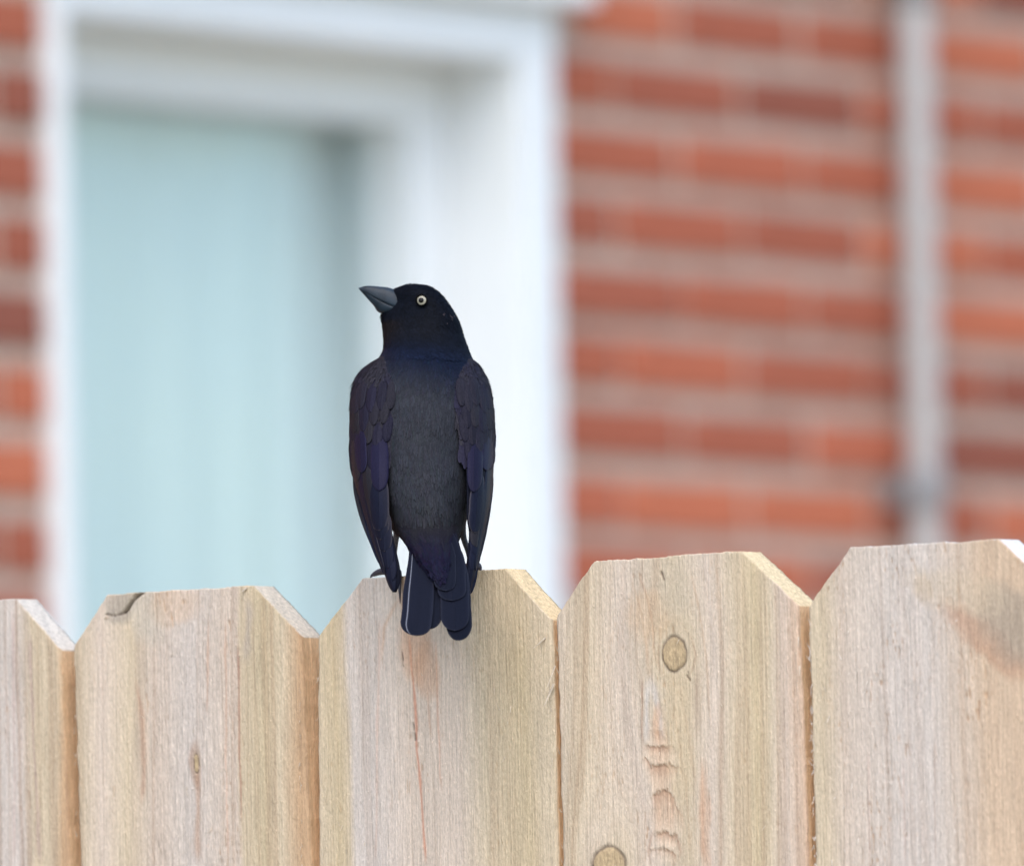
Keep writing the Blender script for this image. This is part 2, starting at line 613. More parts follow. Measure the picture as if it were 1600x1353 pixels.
def wood(X, Z, sp, x0, W):
    """X: mm along the fence, Z: height mm -> colour (n,3), relief mm (outwards)"""
    sd_ = sp['seed']
    U = X - x0
    G = U + 7 * (fbm(U / 60, Z / 240, sd_, 3) - 0.5) * 2 * sp.get('wav', 1) + 1.2 * (fbm(U / 9, Z / 60, sd_ + 3, 2) - 0.5) * 2
    kmask = np.zeros_like(U)
    relief = np.zeros_like(U)
    kn = []
    for (px, py, rx, rz, el, strength) in sp.get('knots', ()):
        kx, kz = fpt(px, py)
        dx, dz = X - kx, (Z - kz) / el
        r2 = dx * dx + dz * dz
        R2 = rx * rx * 3.0
        G = G - strength * dx * R2 / (r2 + R2 * 0.35)
        kn.append((kx, kz, rx, rz))
    # growth rings read as thin, wandering vertical lines
    l1 = vn(G / 3.1, Z / 420, sd_ + 11)
    l2 = vn(G / 1.25, Z / 260, sd_ + 12)
    l3 = vn(G / 0.62, Z / 90, sd_ + 13)
    late = 0.55 * sstep(0.62, 0.95, l1) + 0.35 * sstep(0.55, 0.95, l2) + 0.16 * sstep(0.5, 1, l3)
    broad = fbm(G / 16, Z / 300, sd_ + 21, 3)
    xs = np.array([s[0] for s in sp['tone']]) * W
    gb = np.clip(G + 6 * (fbm(U / 22, Z / 140, sd_ + 5, 3) - 0.5), xs[0], xs[-1])
    C = np.stack([np.interp(gb, xs, np.array([s[1][k] for s in sp['tone']])) for k in range(3)], -1)
    C = C * (0.90 + 0.20 * broad)[..., None]
    lm = (np.clip(late * 1.45 * sp.get('lines_amt', 0.5), 0, 0.9))[..., None]
    C = C * (1 - lm) + (C * 0.45 + LINE * 0.5) * lm
    # fuzzy sawn surface: short flecks that stand up and catch the light
    rough = np.interp(np.clip(U, 0, W), np.array([s[0] for s in sp['rough']]) * W, [s[1] for s in sp['rough']])
    fl = vn(X / 0.62 + 2 * fbm(X / 5, Z / 9, sd_ + 30, 2), Z / 3.6, sd_ + 31)
    fl2 = vn(X / 0.95 + 2 * fbm(X / 7, Z / 13, sd_ + 29, 2), Z / 6.5, sd_ + 32)
    pit = sstep(0.70, 0.96, vn(X / 0.7 + 3, Z / 3.6, sd_ + 33)) * sstep(0.45, 0.75, fbm(X / 14, Z / 30, sd_ + 34, 3))
    sang = rad(sp.get('saw', 58))
    sc = X * math.sin(sang) + Z * math.cos(sang)
    saw = vn(sc / 0.95, (X * math.cos(sang) - Z * math.sin(sang)) / 14, sd_ + 35)
    sawm = sstep(0.35, 0.65, fbm(X / 26, Z / 60, sd_ + 36, 2)) * sp.get('saw_amt', 0.5)
    relief = relief + rough * (0.17 * (fl - 0.5) + 0.13 * (fl2 - 0.5) - 0.3 * pit) + 0.10 * (saw - 0.5) * sawm
    relief = relief - 0.10 * np.clip(late, 0, 1) + 0.5 * (fbm(U / 30, Z / 90, sd_ + 38, 2) - 0.5)
    C = C * (1 + 0.10 * rough * (fl - 0.5) + 0.10 * sawm * (saw - 0.5))[..., None]
    pm = np.clip(pit * rough * 0.65, 0, 0.85)[..., None]
    C = C * (1 - pm) + (C * np.array([0.72, 0.55, 0.42])) * pm
    # named streaks
    for (pts, wmm, colr, amt) in sp.get('streaks', ()):
        P = np.array([fpt(*q) for q in pts])
        P = P[np.argsort(P[:, 1])]
        xc = np.interp(Z, P[:, 1], P[:, 0], left=1e6, right=1e6)
        ww = wmm * (0.6 + 0.8 * vn(Z / 9, 0 * Z, sd_ + 40))
        fade = sstep(P[0, 1] - 1, P[0, 1] + 9, Z) * sstep(P[-1, 1] + 1, P[-1, 1] - 9, Z)
        m_ = (fade * amt * np.exp(-((X + 1.0 * (vn(X / 5, Z / 12, sd_ + 41) - 0.5) - xc) / ww) ** 2))[..., None]
        C = C * (1 - m_) + colr * m_
    for (px, py, rx, ry, ang, colr, amt) in sp.get('blobs', ()):
        kx, kz = fpt(px, py)
        ca, sa = math.cos(rad(ang)), math.sin(rad(ang))
        dx, dz = X - kx + 6 * (fbm(X / 9, Z / 14, sd_ + 50, 3) - 0.5), Z - kz + 8 * (fbm(X / 8, Z / 12, sd_ + 51, 3) - 0.5)
        e = ((dx * ca + dz * sa) / rx) ** 2 + ((-dx * sa + dz * ca) / ry) ** 2
        m_ = (amt * (1 - sstep(0.25, 1.4, e)))[..., None]
        C = C * (1 - m_) + colr * m_
    # torn grain: shallow ragged terraces
    for (path, wmm, amp) in sp.get('tear', ()):
        P = np.array([fpt(*q) for q in path])
        P = P[np.argsort(P[:, 1])]
        xc = np.interp(Z, P[:, 1], P[:, 0], left=1e6, right=1e6)
        fall = np.interp(Z, [P[0, 1], P[0, 1] + 8, P[-1, 1] - 12, P[-1, 1]], [0, 1, 1, 0])
        m_ = sstep(1.25, 0.5, np.abs(X - xc + 7 * (fbm(X / 6, Z / 9, sd_ + 60, 3) - 0.5)) / (wmm * (0.6 + 0.9 * vn(Z / 13, 0 * Z, sd_ + 67)))) * fall
        tooth = 3.2 * np.abs(vn(X / 0.8, Z / 40, sd_ + 63) - 0.5) * 2
        ph = (Z + 13 * fbm(X / 7, Z / 30, sd_ + 61, 2) + tooth) / 12.0 + 1.5 * vn(Z / 15, X / 40, sd_ + 64)
        sw = ph - np.floor(ph)
        relief = relief + m_ * (-0.2 + amp * (0.5 - sw))
        fib = vn(X / 0.5, Z / 9, sd_ + 62)
        tc_ = srgb(170, 128, 102)[None, None] * sw[..., None] ** 2 + srgb(214, 192, 168)[None, None] * (1 - sw[..., None] ** 2)
        tc_ = tc_ * (0.85 + 0.3 * fib)[..., None]
        mm_ = (m_ * (0.35 + 0.5 * fbm(X / 4, Z / 10, sd_ + 66, 2)))[..., None]
        C = C * (1 - mm_) + tc_ * mm_
    # knots: a disc of end grain with a dark bark rim
    for (kx, kz, rx, rz) in kn:
        e = np.sqrt(((X - kx) / rx) ** 2 + ((Z - kz) / rz) ** 2) + 0.16 * (fbm(X / 4, Z / 4, sd_ + 70, 2) - 0.5)
        ins = sstep(1.02, 0.9, e)
        rings = vn(e * 6.5, 0 * e, sd_ + 71)
        kc = np.array(sp.get('knotc', srgb(190, 165, 130))) * (0.80 + 0.3 * rings[..., None]) * (0.8 + 0.4 * fbm(X / 1.6, Z / 1.6, sd_ + 72, 2))[..., None]
        C = C * (1 - ins[..., None]) + kc * ins[..., None]
        rim = (np.exp(-((e - 1.0) / 0.09) ** 2) * (0.70 + 0.38 * vn(np.arctan2(Z - kz, X - kx) * 1.7, 0 * e, sd_ + 73)))[..., None]
        C = C * (1 - rim) + UMBER * 0.45 * rim
        halo = (0.18 * sstep(2.3, 1.0, e) * (1 - ins))[..., None]
        C = C * (1 - halo) + srgb(190, 170, 140) * halo
        relief = relief - 0.4 * np.exp(-((e - 1.0) / 0.10) ** 2) + 0.1 * ins
    # cracks
    for (pts, wmm, depth) in sp.get('cracks', ()):
        P = np.array([fpt(*q) for q in pts])
        best = np.full_like(X, 1e9)
        for a, b in zip(P[:-1], P[1:]):
            ab = b - a
            t = np.clip(((X - a[0]) * ab[0] + (Z - a[1]) * ab[1]) / (ab @ ab), 0, 1)
            best = np.minimum(best, np.hypot(X - a[0] - t * ab[0], Z - a[1] - t * ab[1]))
        best = best + 0.5 * (vn(X / 1.2, Z / 1.2, sd_ + 80) - 0.5)
        m_ = np.exp(-(best / wmm) ** 2)
        relief = relief - depth * m_
        C = C * (1 - 0.75 * m_[..., None]) + UMBER * 0.5 * (0.75 * m_[..., None])
    return np.clip(C, 0.01, 0.95), relief


def picket(sp, fine=True):
    """sp: edges in mm: xl, xr at the shoulder, xlb, xrb low down; tl, tr = top corners along; zt = top height; zs = shoulders"""
    nu, nv = (232, 250) if fine else (40, 24)
    xl, xr, xlb, xrb = sp['xl'], sp['xr'], sp['xlb'], sp['xrb']
    W = xr - xl
    zlow = 1662.0
    u = np.linspace(0, 1, nu)
    xt = xl + W * u
    # dog-eared top outline
    ztop = np.interp(xt, [xl, sp['tl'], sp['tr'], xr], [sp['zsl'], sp['ztl'], sp['ztr'], sp['zsr']])
    jag = 0.45 * (vn(xt / 0.9, 0 * xt, sp['seed'] + 90) - 0.5) + 0.9 * (fbm(xt / 7, 0 * xt, sp['seed'] + 91, 3) - 0.5)
    ztop = ztop + jag
    zrows = [ztop - (ztop - zlow) * (k / (nv - 1)) for k in range(nv)]
    for zz in (1500.0, 900.0, 15.0):
        zrows.append(np.full(nu, zz))
    Zg = np.array(zrows)
    kk = np.clip((1806 - Zg) / 115.0, -0.3, 1.3)
    XL, XR = xl + (xlb - xl) * kk, xr + (xrb - xr) * kk
    sgn = fbm(Zg / 14, 0 * Zg, sp['seed'] + 95, 3) - 0.5
    sgn2 = fbm(Zg / 14, 0 * Zg + 9, sp['seed'] + 96, 3) - 0.5
    XL, XR = XL + 0.9 * sgn, XR + 1.0 * sgn2
    Xg = XL + (XR - XL) * u[None, :]
    C, rel = wood(Xg, Zg, sp, xl, W)
    # the arris is slightly broken
    ed = np.minimum(Xg - XL, XR - Xg)
    rel = rel - 0.9 * np.exp(-(ed / 0.8) ** 2) * (0.5 + vn(Zg / 6, Xg * 0, sp['seed'] + 97))
    n_r = Zg.shape[0]
    rel[nv:] = 0
    yo = sp.get('y', 0.0)
    lean = sp.get('cup', 0.0) * ((u - 0.5) ** 2)[None, :] * 4
    front = np.stack([Xg, -rel + yo + lean, Zg], -1).reshape(-1, 3)
    Cf = C.reshape(-1, 3)
    idx = np.arange(n_r * nu).reshape(n_r, nu)
    a, b, c, d = idx[:-1, :-1], idx[1:, :-1], idx[1:, 1:], idx[:-1, 1:]
    faces = np.stack([a, b, c, d], -1).reshape(-1, 4).tolist()
    # rim and back: the outline swept through the board's thickness
    loop = np.concatenate([idx[:, 0][::-1], idx[0, 1:], idx[1:, -1], idx[-1, 1:-1][::-1]])
    T = 16.0
    nd_ = 9
    V, CC = [front], [Cf]
    base = len(front)
    prev = loop
    lp = front[loop]
    topm = np.zeros(len(loop))
    n0 = n_r - 1
    topm[n0:n0 + nu] = 1
    rightm = np.zeros(len(loop))
    rightm[n0 + nu:n0 + nu + n_r - 1] = 1
    for k in range(1, nd_ + 1):
        f = k / nd_
        ring = lp.copy()
        ring[:, 1] = ring[:, 1] * (1 - f) + (yo + T) * f if k == nd_ else lp[:, 1] + (yo + T - lp[:, 1]) * f
        nzs = vn(lp[:, 0] / 0.8 + lp[:, 2] / 0.8, np.full(len(lp), k * 0.9), sp['seed'] + 110) - 0.5
        ring[:, 2] += topm * 0.4 * nzs
        ring[:, 0] += (1 - topm) * 0.15 * nzs
        # end grain on the cut top: growth-ring arcs across the thickness; long grain on the edges
        arc = vn((lp[:, 0] * 0.85 + f * T * 1.4 + 4 * fbm(lp[:, 0] / 20, f + 0 * lp[:, 0], sp['seed'] + 112, 2)) / 1.1, 0 * f + 0 * lp[:, 0], sp['seed'] + 111)
        endc = sp.get('endc', srgb(222, 208, 186))[None, :] * (0.82 + 0.26 * arc)[:, None]
        lg = vn(np.full(len(lp), f * 7.0) + fbm(lp[:, 2] / 40, 0 * f + 0 * lp[:, 0], sp['seed'] + 114, 2) * 3, lp[:, 2] / 90, sp['seed'] + 113)
        sidec = (srgb(218, 182, 142)[None, :] * (0.84 + 0.3 * lg)[:, None])
        cc = endc * topm[:, None] + sidec * (1 - topm)[:, None]
        V.append(ring)
        CC.append(cc)
        cur_ = base + np.arange(len(loop))
        base += len(loop)
        nx_, pn = np.roll(cur_, -1), np.roll(prev, -1)
        faces += np.stack([prev, pn, nx_, cur_], -1).tolist()
        prev = cur_
    faces.append(prev.tolist())
    V = np.concatenate(V) / 1000.0
    V[:, 0] -= xl / 1000.0
    o = mesh_obj('picket', V, faces, M_WOOD, fence, col=np.concatenate(CC), smooth=True, loc=(xl / 1000.0, 0, 0))
    if fine:
        fibres(o, sp, xl, xr)
    return o


def fibres(o, sp, xl, xr):
    """torn wood fibres and splinters standing off the sawn face and its edges"""
    rr = np.random.default_rng(sp['seed'] + 500)
    V, Fc, Cc = [], [], []
    def strand(p, d, L, w, bend):
        d = d / np.linalg.norm(d)
        s = np.cross(d, [0, -1, 0.2])
        s /= np.linalg.norm(s)
        i0 = len(V)
        for t, wf in ((0, 1.0), (0.4, 0.8), (0.75, 0.5), (1, 0.08)):
            c = p + d * L * t + np.array([0, -1, 0]) * bend * t * t
            V.append(c - s * w * wf / 2); V.append(c + s * w * wf / 2); V.append(c + np.array([0, -0.4 * w * wf, 0]))
        for k in range(3):
            q = i0 + 3 * k
            for a, b in ((0, 2), (2, 1), (1, 0)):
                Fc.append((q + a, q + b, q + b + 3, q + a + 3))
        cc = sp.get('fibc', srgb(206, 190, 170)) * rr.uniform(0.8, 1.05)
        Cc.extend([np.clip(cc, 0, 0.9)] * 12)
    yo = sp.get('y', 0.0)
    for _ in range(sp.get('nfib', 60)):
        if rr.random() < 0.45:
            right = rr.random() < 0.6
            x = xr - 0.6 - abs(rr.normal(0, 0.8)) if right else xl + 0.4 + abs(rr.normal(0, 0.6))
        else:
            lo, hi = sp.get('fibx', (0.05, 0.95))
            x = xl + (xr - xl) * rr.uniform(lo, hi)
        z = rr.uniform(1690, 1802)
        strand(np.array([x, yo - 0.1, z]), np.array([rr.normal(0, 0.35), -0.25, rr.choice([-1, 1]) * 1.0]), rr.uniform(1.2, 3.6), rr.uniform(0.2, 0.45), rr.uniform(0.1, 0.8))
    for (px, py, qx, qy, w) in sp.get('splinters', ()):
        a, b = np.array(fpt(px, py)), np.array(fpt(qx, qy))
        L = np.linalg.norm(b - a)
        strand(np.array([a[0], yo - 0.3, a[1]]), np.array([b[0] - a[0], -0.35 * L, b[1] - a[1]]), L, w, 0.4)
    V = np.array(V) / 1000.0
    V[:, 0] -= xl / 1000.0
    f = mesh_obj('wood_fibres', V, Fc, M_WOOD, o, col=np.array(Cc), smooth=False)
    f['kind'] = 'stuff'


PICKETS = [
    dict(seed=11, xl=-357.0, xr=-219.0, xlb=-356, xrb=-214.5, tl=-331, tr=-245.3, ztl=1830.5, ztr=1830.8, zsl=1806, zsr=1805.8, wav=0.8, lines_amt=0.75,
         tone=[(0, TAN), (0.55, GREY), (0.80, GREY), (0.86, TAN), (0.96, TAN), (1, srgb(192, 158, 124))], rough=[(0, .6), (.8, .8), (.9, .3), (1, .3)], saw=60, saw_amt=0.8, nfib=30,
         streaks=[([(20, 950), (22, 1150), (22, 1353)], 0.7, srgb(180, 150, 140), 0.5), ([(46, 985), (52, 1150), (62, 1353)], 1.2, srgb(166, 140, 132), 0.6),
                  ([(97, 1020), (105, 1180), (113, 1353)], 1.2, srgb(196, 142, 92), 0.5)], endc=srgb(214, 204, 190)),
    dict(seed=23, xl=-211.1, xr=-72.8, xlb=-208.2, xrb=-69.0, tl=-188.5, tr=-100.0, ztl=1830.4, ztr=1830.7, zsl=1805.4, zsr=1805.8, wav=1.1, lines_amt=0.55,
         tone=[(0, TAN), (0.12, PINK), (0.26, TAN), (0.36, PINK), (0.52, GREY), (0.70, PINK), (0.745, PINK), (0.765, TAN), (0.85, GREEN), (0.93, TAN), (1, srgb(192, 158, 124))],
         rough=[(0, .4), (.3, .5), (.36, 2.0), (.60, 2.0), (.66, 1.2), (.73, 0.9), (.76, .25), (1, .3)], saw=62, saw_amt=1.2, nfib=70, fibx=(0.3, 0.75),
         knots=[(307, 1192, 1.6, 4.5, 4.0, 0.8)],
         streaks=[([(212, 1060), (222, 1120), (226, 1200), (222, 1260)], 1.7, srgb(172, 134, 110), 0.6), ([(308, 1190), (310, 1260), (308, 1353)], 1.8, srgb(168, 128, 100), 0.5),
                  ([(372, 1000), (374, 1150), (379, 1290)], 0.6, srgb(158, 112, 92), 0.75), ([(325, 960), (324, 1120)], 0.6, srgb(184, 140, 112), 0.5),
                  ([(385, 925), (391, 960), (384, 1040)], 2.2, srgb(170, 156, 146), 0.55), ([(352, 960), (354, 1200), (356, 1353)], 0.5, srgb(196, 150, 124), 0.5)],
         blobs=[(190, 950, 11, 8, 20, SLATE, 0.6), (230, 960, 10, 16, 0, srgb(190, 180, 164), 0.5), (307, 1190, 4, 12, 0, srgb(150, 112, 88), 0.5), (275, 945, 16, 10, 0, srgb(206, 172, 140), 0.4)],
         cracks=[([(222, 926), (212, 932), (204, 942), (200, 950), (194, 957)], 0.75, 3.2), ([(166, 960), (180, 962), (194, 957)], 0.4, 0.9)], splinters=[(386, 918, 380, 926, 1.3), (164, 966, 172, 961, 1.0)], endc=srgb(214, 200, 180)),
    dict(seed=37, xl=-62.7, xr=74.6, xlb=-64.8, xrb=75.0, tl=-35.5, tr=47.8, ztl=1831.1, ztr=1831.7, zsl=1804.8, zsr=1807.0, wav=0.7, lines_amt=0.35,
         tone=[(0, TAN), (0.08, OCHRE), (0.12, TAN), (0.15, GREY), (0.25, GREY), (0.40, PINK), (0.60, PINK), (0.70, TAN), (0.86, OCHRE), (0.93, TAN), (1, TAN)],
         rough=[(0, .4), (.15, .7), (.5, .9), (.7, .9), (1, .35)], saw=50, saw_amt=0.8, nfib=60,
         streaks=[([(637, 985), (645, 1060), (651, 1150), (659, 1260), (666, 1353)], 0.75, srgb(190, 122, 92), 0.75), ([(593, 960), (590, 1100), (588, 1353)], 0.7, srgb(198, 168, 150), 0.6),
                  ([(680, 990), (684, 1120), (690, 1240)], 0.5, srgb(196, 150, 126), 0.6), ([(668, 1070), (674, 1160)], 0.5, srgb(190, 148, 124), 0.5), ([(626, 925), (600, 980), (594, 1040)], 0.9, srgb(200, 160, 130), 0.5)],
         blobs=[(648, 1000, 10, 22, 6, RUST, 0.55), (668, 1050, 7, 14, 0, RUST, 0.45), (636, 930, 6, 14, 0, srgb(214, 170, 140), 0.45), (760, 960, 26, 20, 0, TAN, 0.3)],
         cracks=[([(628, 1018), (630, 1040)], 0.4, 0.6), ([(646, 1130), (649, 1156)], 0.35, 0.5)],
         splinters=[(853, 996, 838, 1015, 0.9), (866, 1068, 858, 1108, 1.4), (868, 1040, 862, 1082, 0.8)], endc=srgb(224, 198, 156)),
    dict(seed=53, xl=77.2, xr=214.0, xlb=78.1, xrb=216.6, tl=100.3, tr=183.4, ztl=1832.8, ztr=1833.6, zsl=1808.1, zsr=1807.7, wav=0.6, lines_amt=0.6,
         tone=[(0, PINK), (0.15, TAN), (0.32, PINK), (0.50, TAN), (0.60, PINK), (0.70, TAN), (0.78, OCHRE), (0.84, TAN), (0.90, PINK), (1, srgb(199, 168, 142))],
         rough=[(0, .5), (.2, .6), (.35, 1.1), (.5, .9), (.6, .4), (.85, .35), (1, .6)], saw=48, saw_amt=0.4, nfib=60,
         knots=[(1053, 1021, 6.9, 7.9, 1.6, 1.0), (951, 1349, 9.5, 7.8, 1.7, 1.0)],
         blobs=[(1032, 1225, 6, 30, 3, srgb(188, 142, 108), 0.5), (1100, 1290, 4, 26, 0, srgb(190, 146, 116), 0.4), (1015, 960, 14, 12, 0, srgb(196, 162, 128), 0.35), (1050, 920, 9, 14, 0, srgb(186, 170, 148), 0.55), (1026, 1130, 2.0, 10, 0, srgb(206, 170, 142), 0.6), (1060, 1150, 9, 36, 0, srgb(198, 176, 144), 0.5), (1090, 1090, 3, 20, 0, srgb(176, 152, 130), 0.3)],
         streaks=[([(1089, 1050), (1089, 1130)], 0.5, srgb(150, 124, 104), 0.6),
                  ([(1070, 978), (1082, 1000), (1087, 1025), (1082, 1048), (1070, 1068)], 0.6, srgb(150, 118, 96), 0.55), ([(1040, 982), (1030, 1005), (1028, 1035), (1036, 1062)], 0.6, srgb(156, 122, 98), 0.5),
                  ([(996, 890), (1010, 930), (1020, 975), (1022, 1040)], 0.8, srgb(178, 140, 112), 0.45), ([(1078, 890), (1092, 950), (1104, 1030), (1110, 1130)], 0.6, srgb(182, 148, 120), 0.45),
                  ([(984, 900), (1000, 950), (1010, 1010), (1012, 1050)], 0.6, srgb(184, 150, 122), 0.4), ([(1062, 1060), (1068, 1100), (1078, 1160), (1090, 1240)], 0.7, srgb(160, 130, 108), 0.45),
                  ([(1052, 1090), (1060, 1150), (1072, 1230), (1080, 1340)], 0.6, srgb(164, 134, 110), 0.4), ([(1018, 1353), (1012, 1330), (1020, 1300), (1034, 1282)], 0.6, srgb(158, 116, 94), 0.5), ([(1060, 1353), (1064, 1330), (1056, 1300), (1040, 1282)], 0.6, srgb(158, 116, 94), 0.5), ([(1096, 1180), (1100, 1353)], 1.2, srgb(196, 150, 120), 0.4), ([(1255, 960), (1262, 1150), (1268, 1353)], 1.4, srgb(204, 150, 118), 0.5),
                  ([(1004, 1050), (1002, 1120), (1006, 1170)], 0.5, srgb(150, 112, 90), 0.7), ([(1015, 1052), (1010, 1100), (1011, 1166)], 1.6, srgb(208, 198, 188), 0.75), ([(1017, 1052), (1026, 1100), (1039, 1166)], 1.7, srgb(208, 198, 188), 0.75)],
         tear=[([(1024, 1130), (1028, 1180), (1034, 1230), (1040, 1290), (1040, 1353)], 8.0, 0.7)],
         cracks=[([(1033, 893), (1037, 906)], 0.4, 0.8), ([(1075, 1048), (1073, 1056), (1078, 1062)], 0.35, 0.6)],
         splinters=[(1248, 995, 1252, 1012, 0.8), (1250, 1040, 1254, 1058, 0.7)], endc=srgb(224, 202, 162)),
    dict(seed=71, xl=219.9, xr=357.0, xlb=220.4, xrb=358, tl=244.3, tr=325.0, ztl=1832.2, ztr=1832.1, zsl=1806.2, zsr=1806.1, wav=0.6, lines_amt=0.4,
         tone=[(0, TAN), (0.05, TAN), (0.12, PINK), (0.35, GREY), (0.48, GREY), (0.58, PINK), (0.7, srgb(204, 178, 152)), (1, srgb(206, 178, 150))],
         rough=[(0, .4), (.1, 1.2), (.4, 1.5), (.55, 1.0), (1, 1.2)], saw=30, saw_amt=0.3, nfib=230, fibc=srgb(222, 212, 200), fibx=(0.06, 0.6),
         blobs=[(1545, 1005, 34, 8, -36, srgb(178, 138, 112), 0.6), (1600, 985, 30, 17, -32, srgb(158, 144, 128), 0.65), (1440, 925, 5, 7, 0, srgb(172, 146, 116), 0.4), (1500, 925, 30, 10, -15, srgb(196, 176, 150), 0.4)],
         streaks=[([(1460, 950), (1462, 980)], 0.6, srgb(170, 130, 110), 0.5), ([(1355, 1170), (1360, 1353)], 0.5, srgb(190, 160, 146), 0.5), ([(1410, 1180), (1415, 1353)], 0.6, srgb(190, 160, 146), 0.5), ([(1460, 1150), (1462, 1353)], 0.5, srgb(180, 150, 132), 0.5)],
         endc=srgb(230, 226, 222)),
]
for sp in PICKETS:
    picket(sp)
# the fence runs on to both sides of the view
for k in range(6):
    for sgn_ in (-1, 1):
        x0 = -357.0 - 145.0 * (k + 1) if sgn_ < 0 else 365.5 + 145.0 * k
        picket(dict(seed=200 + k * 2 + (sgn_ > 0), xl=x0, xr=x0 + 137, xlb=x0, xrb=x0 + 137, tl=x0 + 26, tr=x0 + 111, ztl=1831, ztr=1831, zsl=1806, zsr=1806,
                    tone=[(0, TAN), (.3, PINK), (.6, GREY), (1, TAN)], rough=[(0, .5), (1, .8)]), fine=False)
for zz in (0.35, 0.95, 1.48):
    bm = bmesh.new()
    bm_box(bm, -1.23, 1.24, 0.0165, 0.0545, zz - 0.045, zz + 0.045, 0.003)
    bm_obj('rail', bm, M_RAIL, fence)
for xx in (-1.05, 1.05):
    bm = bmesh.new()
    bm_box(bm, xx - 0.045, xx + 0.045, 0.055, 0.145, 0.0, 1.72, 0.004)
    bm_obj('post', bm, M_RAIL, fence)

# ================================================================== bird
# Bird space is described the way it is seen: px, py of the photograph and D, millimetres towards the viewer.
SC = FPX / 5.03 / 1000.0                              # photo pixels per millimetre at the bird
bird = empty('black_bird', tuple(PF), 'glossy black bird with pale eye perched on a picket, head in profile', 'bird')
rm3 = Matrix.Identity(3)
for i in range(3):
    rm3[i][0], rm3[i][1], rm3[i][2] = RIGHT[i], FWD[i], UP[i]
bird.rotation_euler = rm3.to_euler()


def B(px, py, D):
    px, py, D = np.broadcast_arrays(np.asarray(px, float), np.asarray(py, float), np.asarray(D, float))
    return np.stack([(px - 660.0) / SC, -D, (897.0 - py) / SC], -1) / 1000.0


M_FEATHER = tint_mat('black_feather', 0.6, 0.05, 1500.0, (1.0, 1.0, 0.22), 0.30, 0.0002)
M_FLIGHT = tint_mat('glossy_flight_feather', 0.5, 0.06, 1500.0, (1.0, 1.0, 0.12), 0.22, 0.00012)
M_BILL = noisy_mat('slate_bill', srgb(18, 24, 32), srgb(36, 48, 59), 160, 0.42, 0.25, 0.0002, 500)
M_LEG = noisy_mat('dark_scaly_leg', srgb(42, 40, 46), srgb(76, 74, 84), 700, 0.5, 0.4, 0.0003, 900)
M_IRIS = noisy_mat('cream_iris', srgb(140, 133, 116), srgb(166, 159, 142), 900, 0.25, 0.5)
M_PUPIL = noisy_mat('black_pupil', (0.004, 0.004, 0.004), (0.010, 0.008, 0.007), 300, 0.15, 0.15)

# --- body: head, neck, back and rump in one surface, given as slices: py, left px, right px, D centre, D half depth, pinch at the bill
SL = np.array([
    (441.6, 646.5, 648, -47, 0.3, 0.1), (442.2, 638, 657, -47, 2.2, 0.15), (443.8, 629, 664.5, -47, 4.6, 0.25), (447.2, 618, 673, -47, 7.5, 0.4), (453, 609, 682, -47, 10.0, 0.55), (461, 607, 690.5, -47, 12.0, 0.62),
    (470, 606, 698, -47, 13.2, 0.62), (480, 600, 705, -47, 14.0, 0.56), (490, 594, 711, -47, 14.8, 0.5), (502, 594.5, 716.5, -47, 15.6, 0.3), (516, 596, 721.5, -47, 17.0, 0.12),
    (532, 597, 727, -46, 20.0, 0), (546, 596, 732, -44, 24, 0), (558, 590, 737, -41, 27, 0), (574, 576, 748, -37, 30, 0), (595, 567, 756, -32, 33, 0), (625, 562, 760, -26, 36, 0),
    (660, 562, 758, -19, 38, 0), (700, 569, 752, -11, 38, 0), (740, 578, 747, -2, 37, 0), (775, 590, 740, 7, 33, 0), (803, 603, 732, 15, 28, 0), (824, 613, 726, 22, 23, 0),
    (842, 629, 718, 34, 17, 0), (860, 642, 712, 46, 12.5, 0), (878, 656, 708, 57, 8.5, 0), (894, 670, 703, 65, 6, 0), (906, 681, 699, 70, 3, 0), (911, 686, 694, 72, 1.0, 0)], float)


def sl(k, y):
    return herm(SL[:, 0], SL[:, k], y)


def body_pt(y, th):
    """th = 0 right edge, pi/2 towards the viewer, pi left edge"""
    xl, xr, dc, rd, pk = (sl(k, y) for k in (1, 2, 3, 4, 5))
    xc, rx = (xl + xr) / 2, (xr - xl) / 2
    c, s_ = np.cos(th), np.sin(th)
    q = ((1 - c) / 2)
    d = rd * s_ * (1 - pk * q ** 1.8)
    lump = 0.35 * (vn(th * 5, y / 16, 900) - 0.5) * sstep(548, 590, y)
    return xc + rx * c, y, dc + d + lump


def body_D(px, py):
    xl, xr, dc, rd = (sl(k, py) for k in (1, 2, 3, 4))
    t = np.clip((px - (xl + xr) / 2) / ((xr - xl) / 2), -0.985, 0.985)
    return dc + rd * np.sqrt(1 - t * t)


BLACK, BLUEBLK, NAPE = srgb(10, 10, 12), srgb(11, 14, 22), srgb(16, 22, 38)
MANTLE, BRONZE, NAVY, PURPLE = srgb(42, 43, 48), srgb(40, 38, 43), srgb(17, 19, 32), srgb(30, 28, 48)  # blue, purple and brownish iridescent sheen is put into the plumage tints


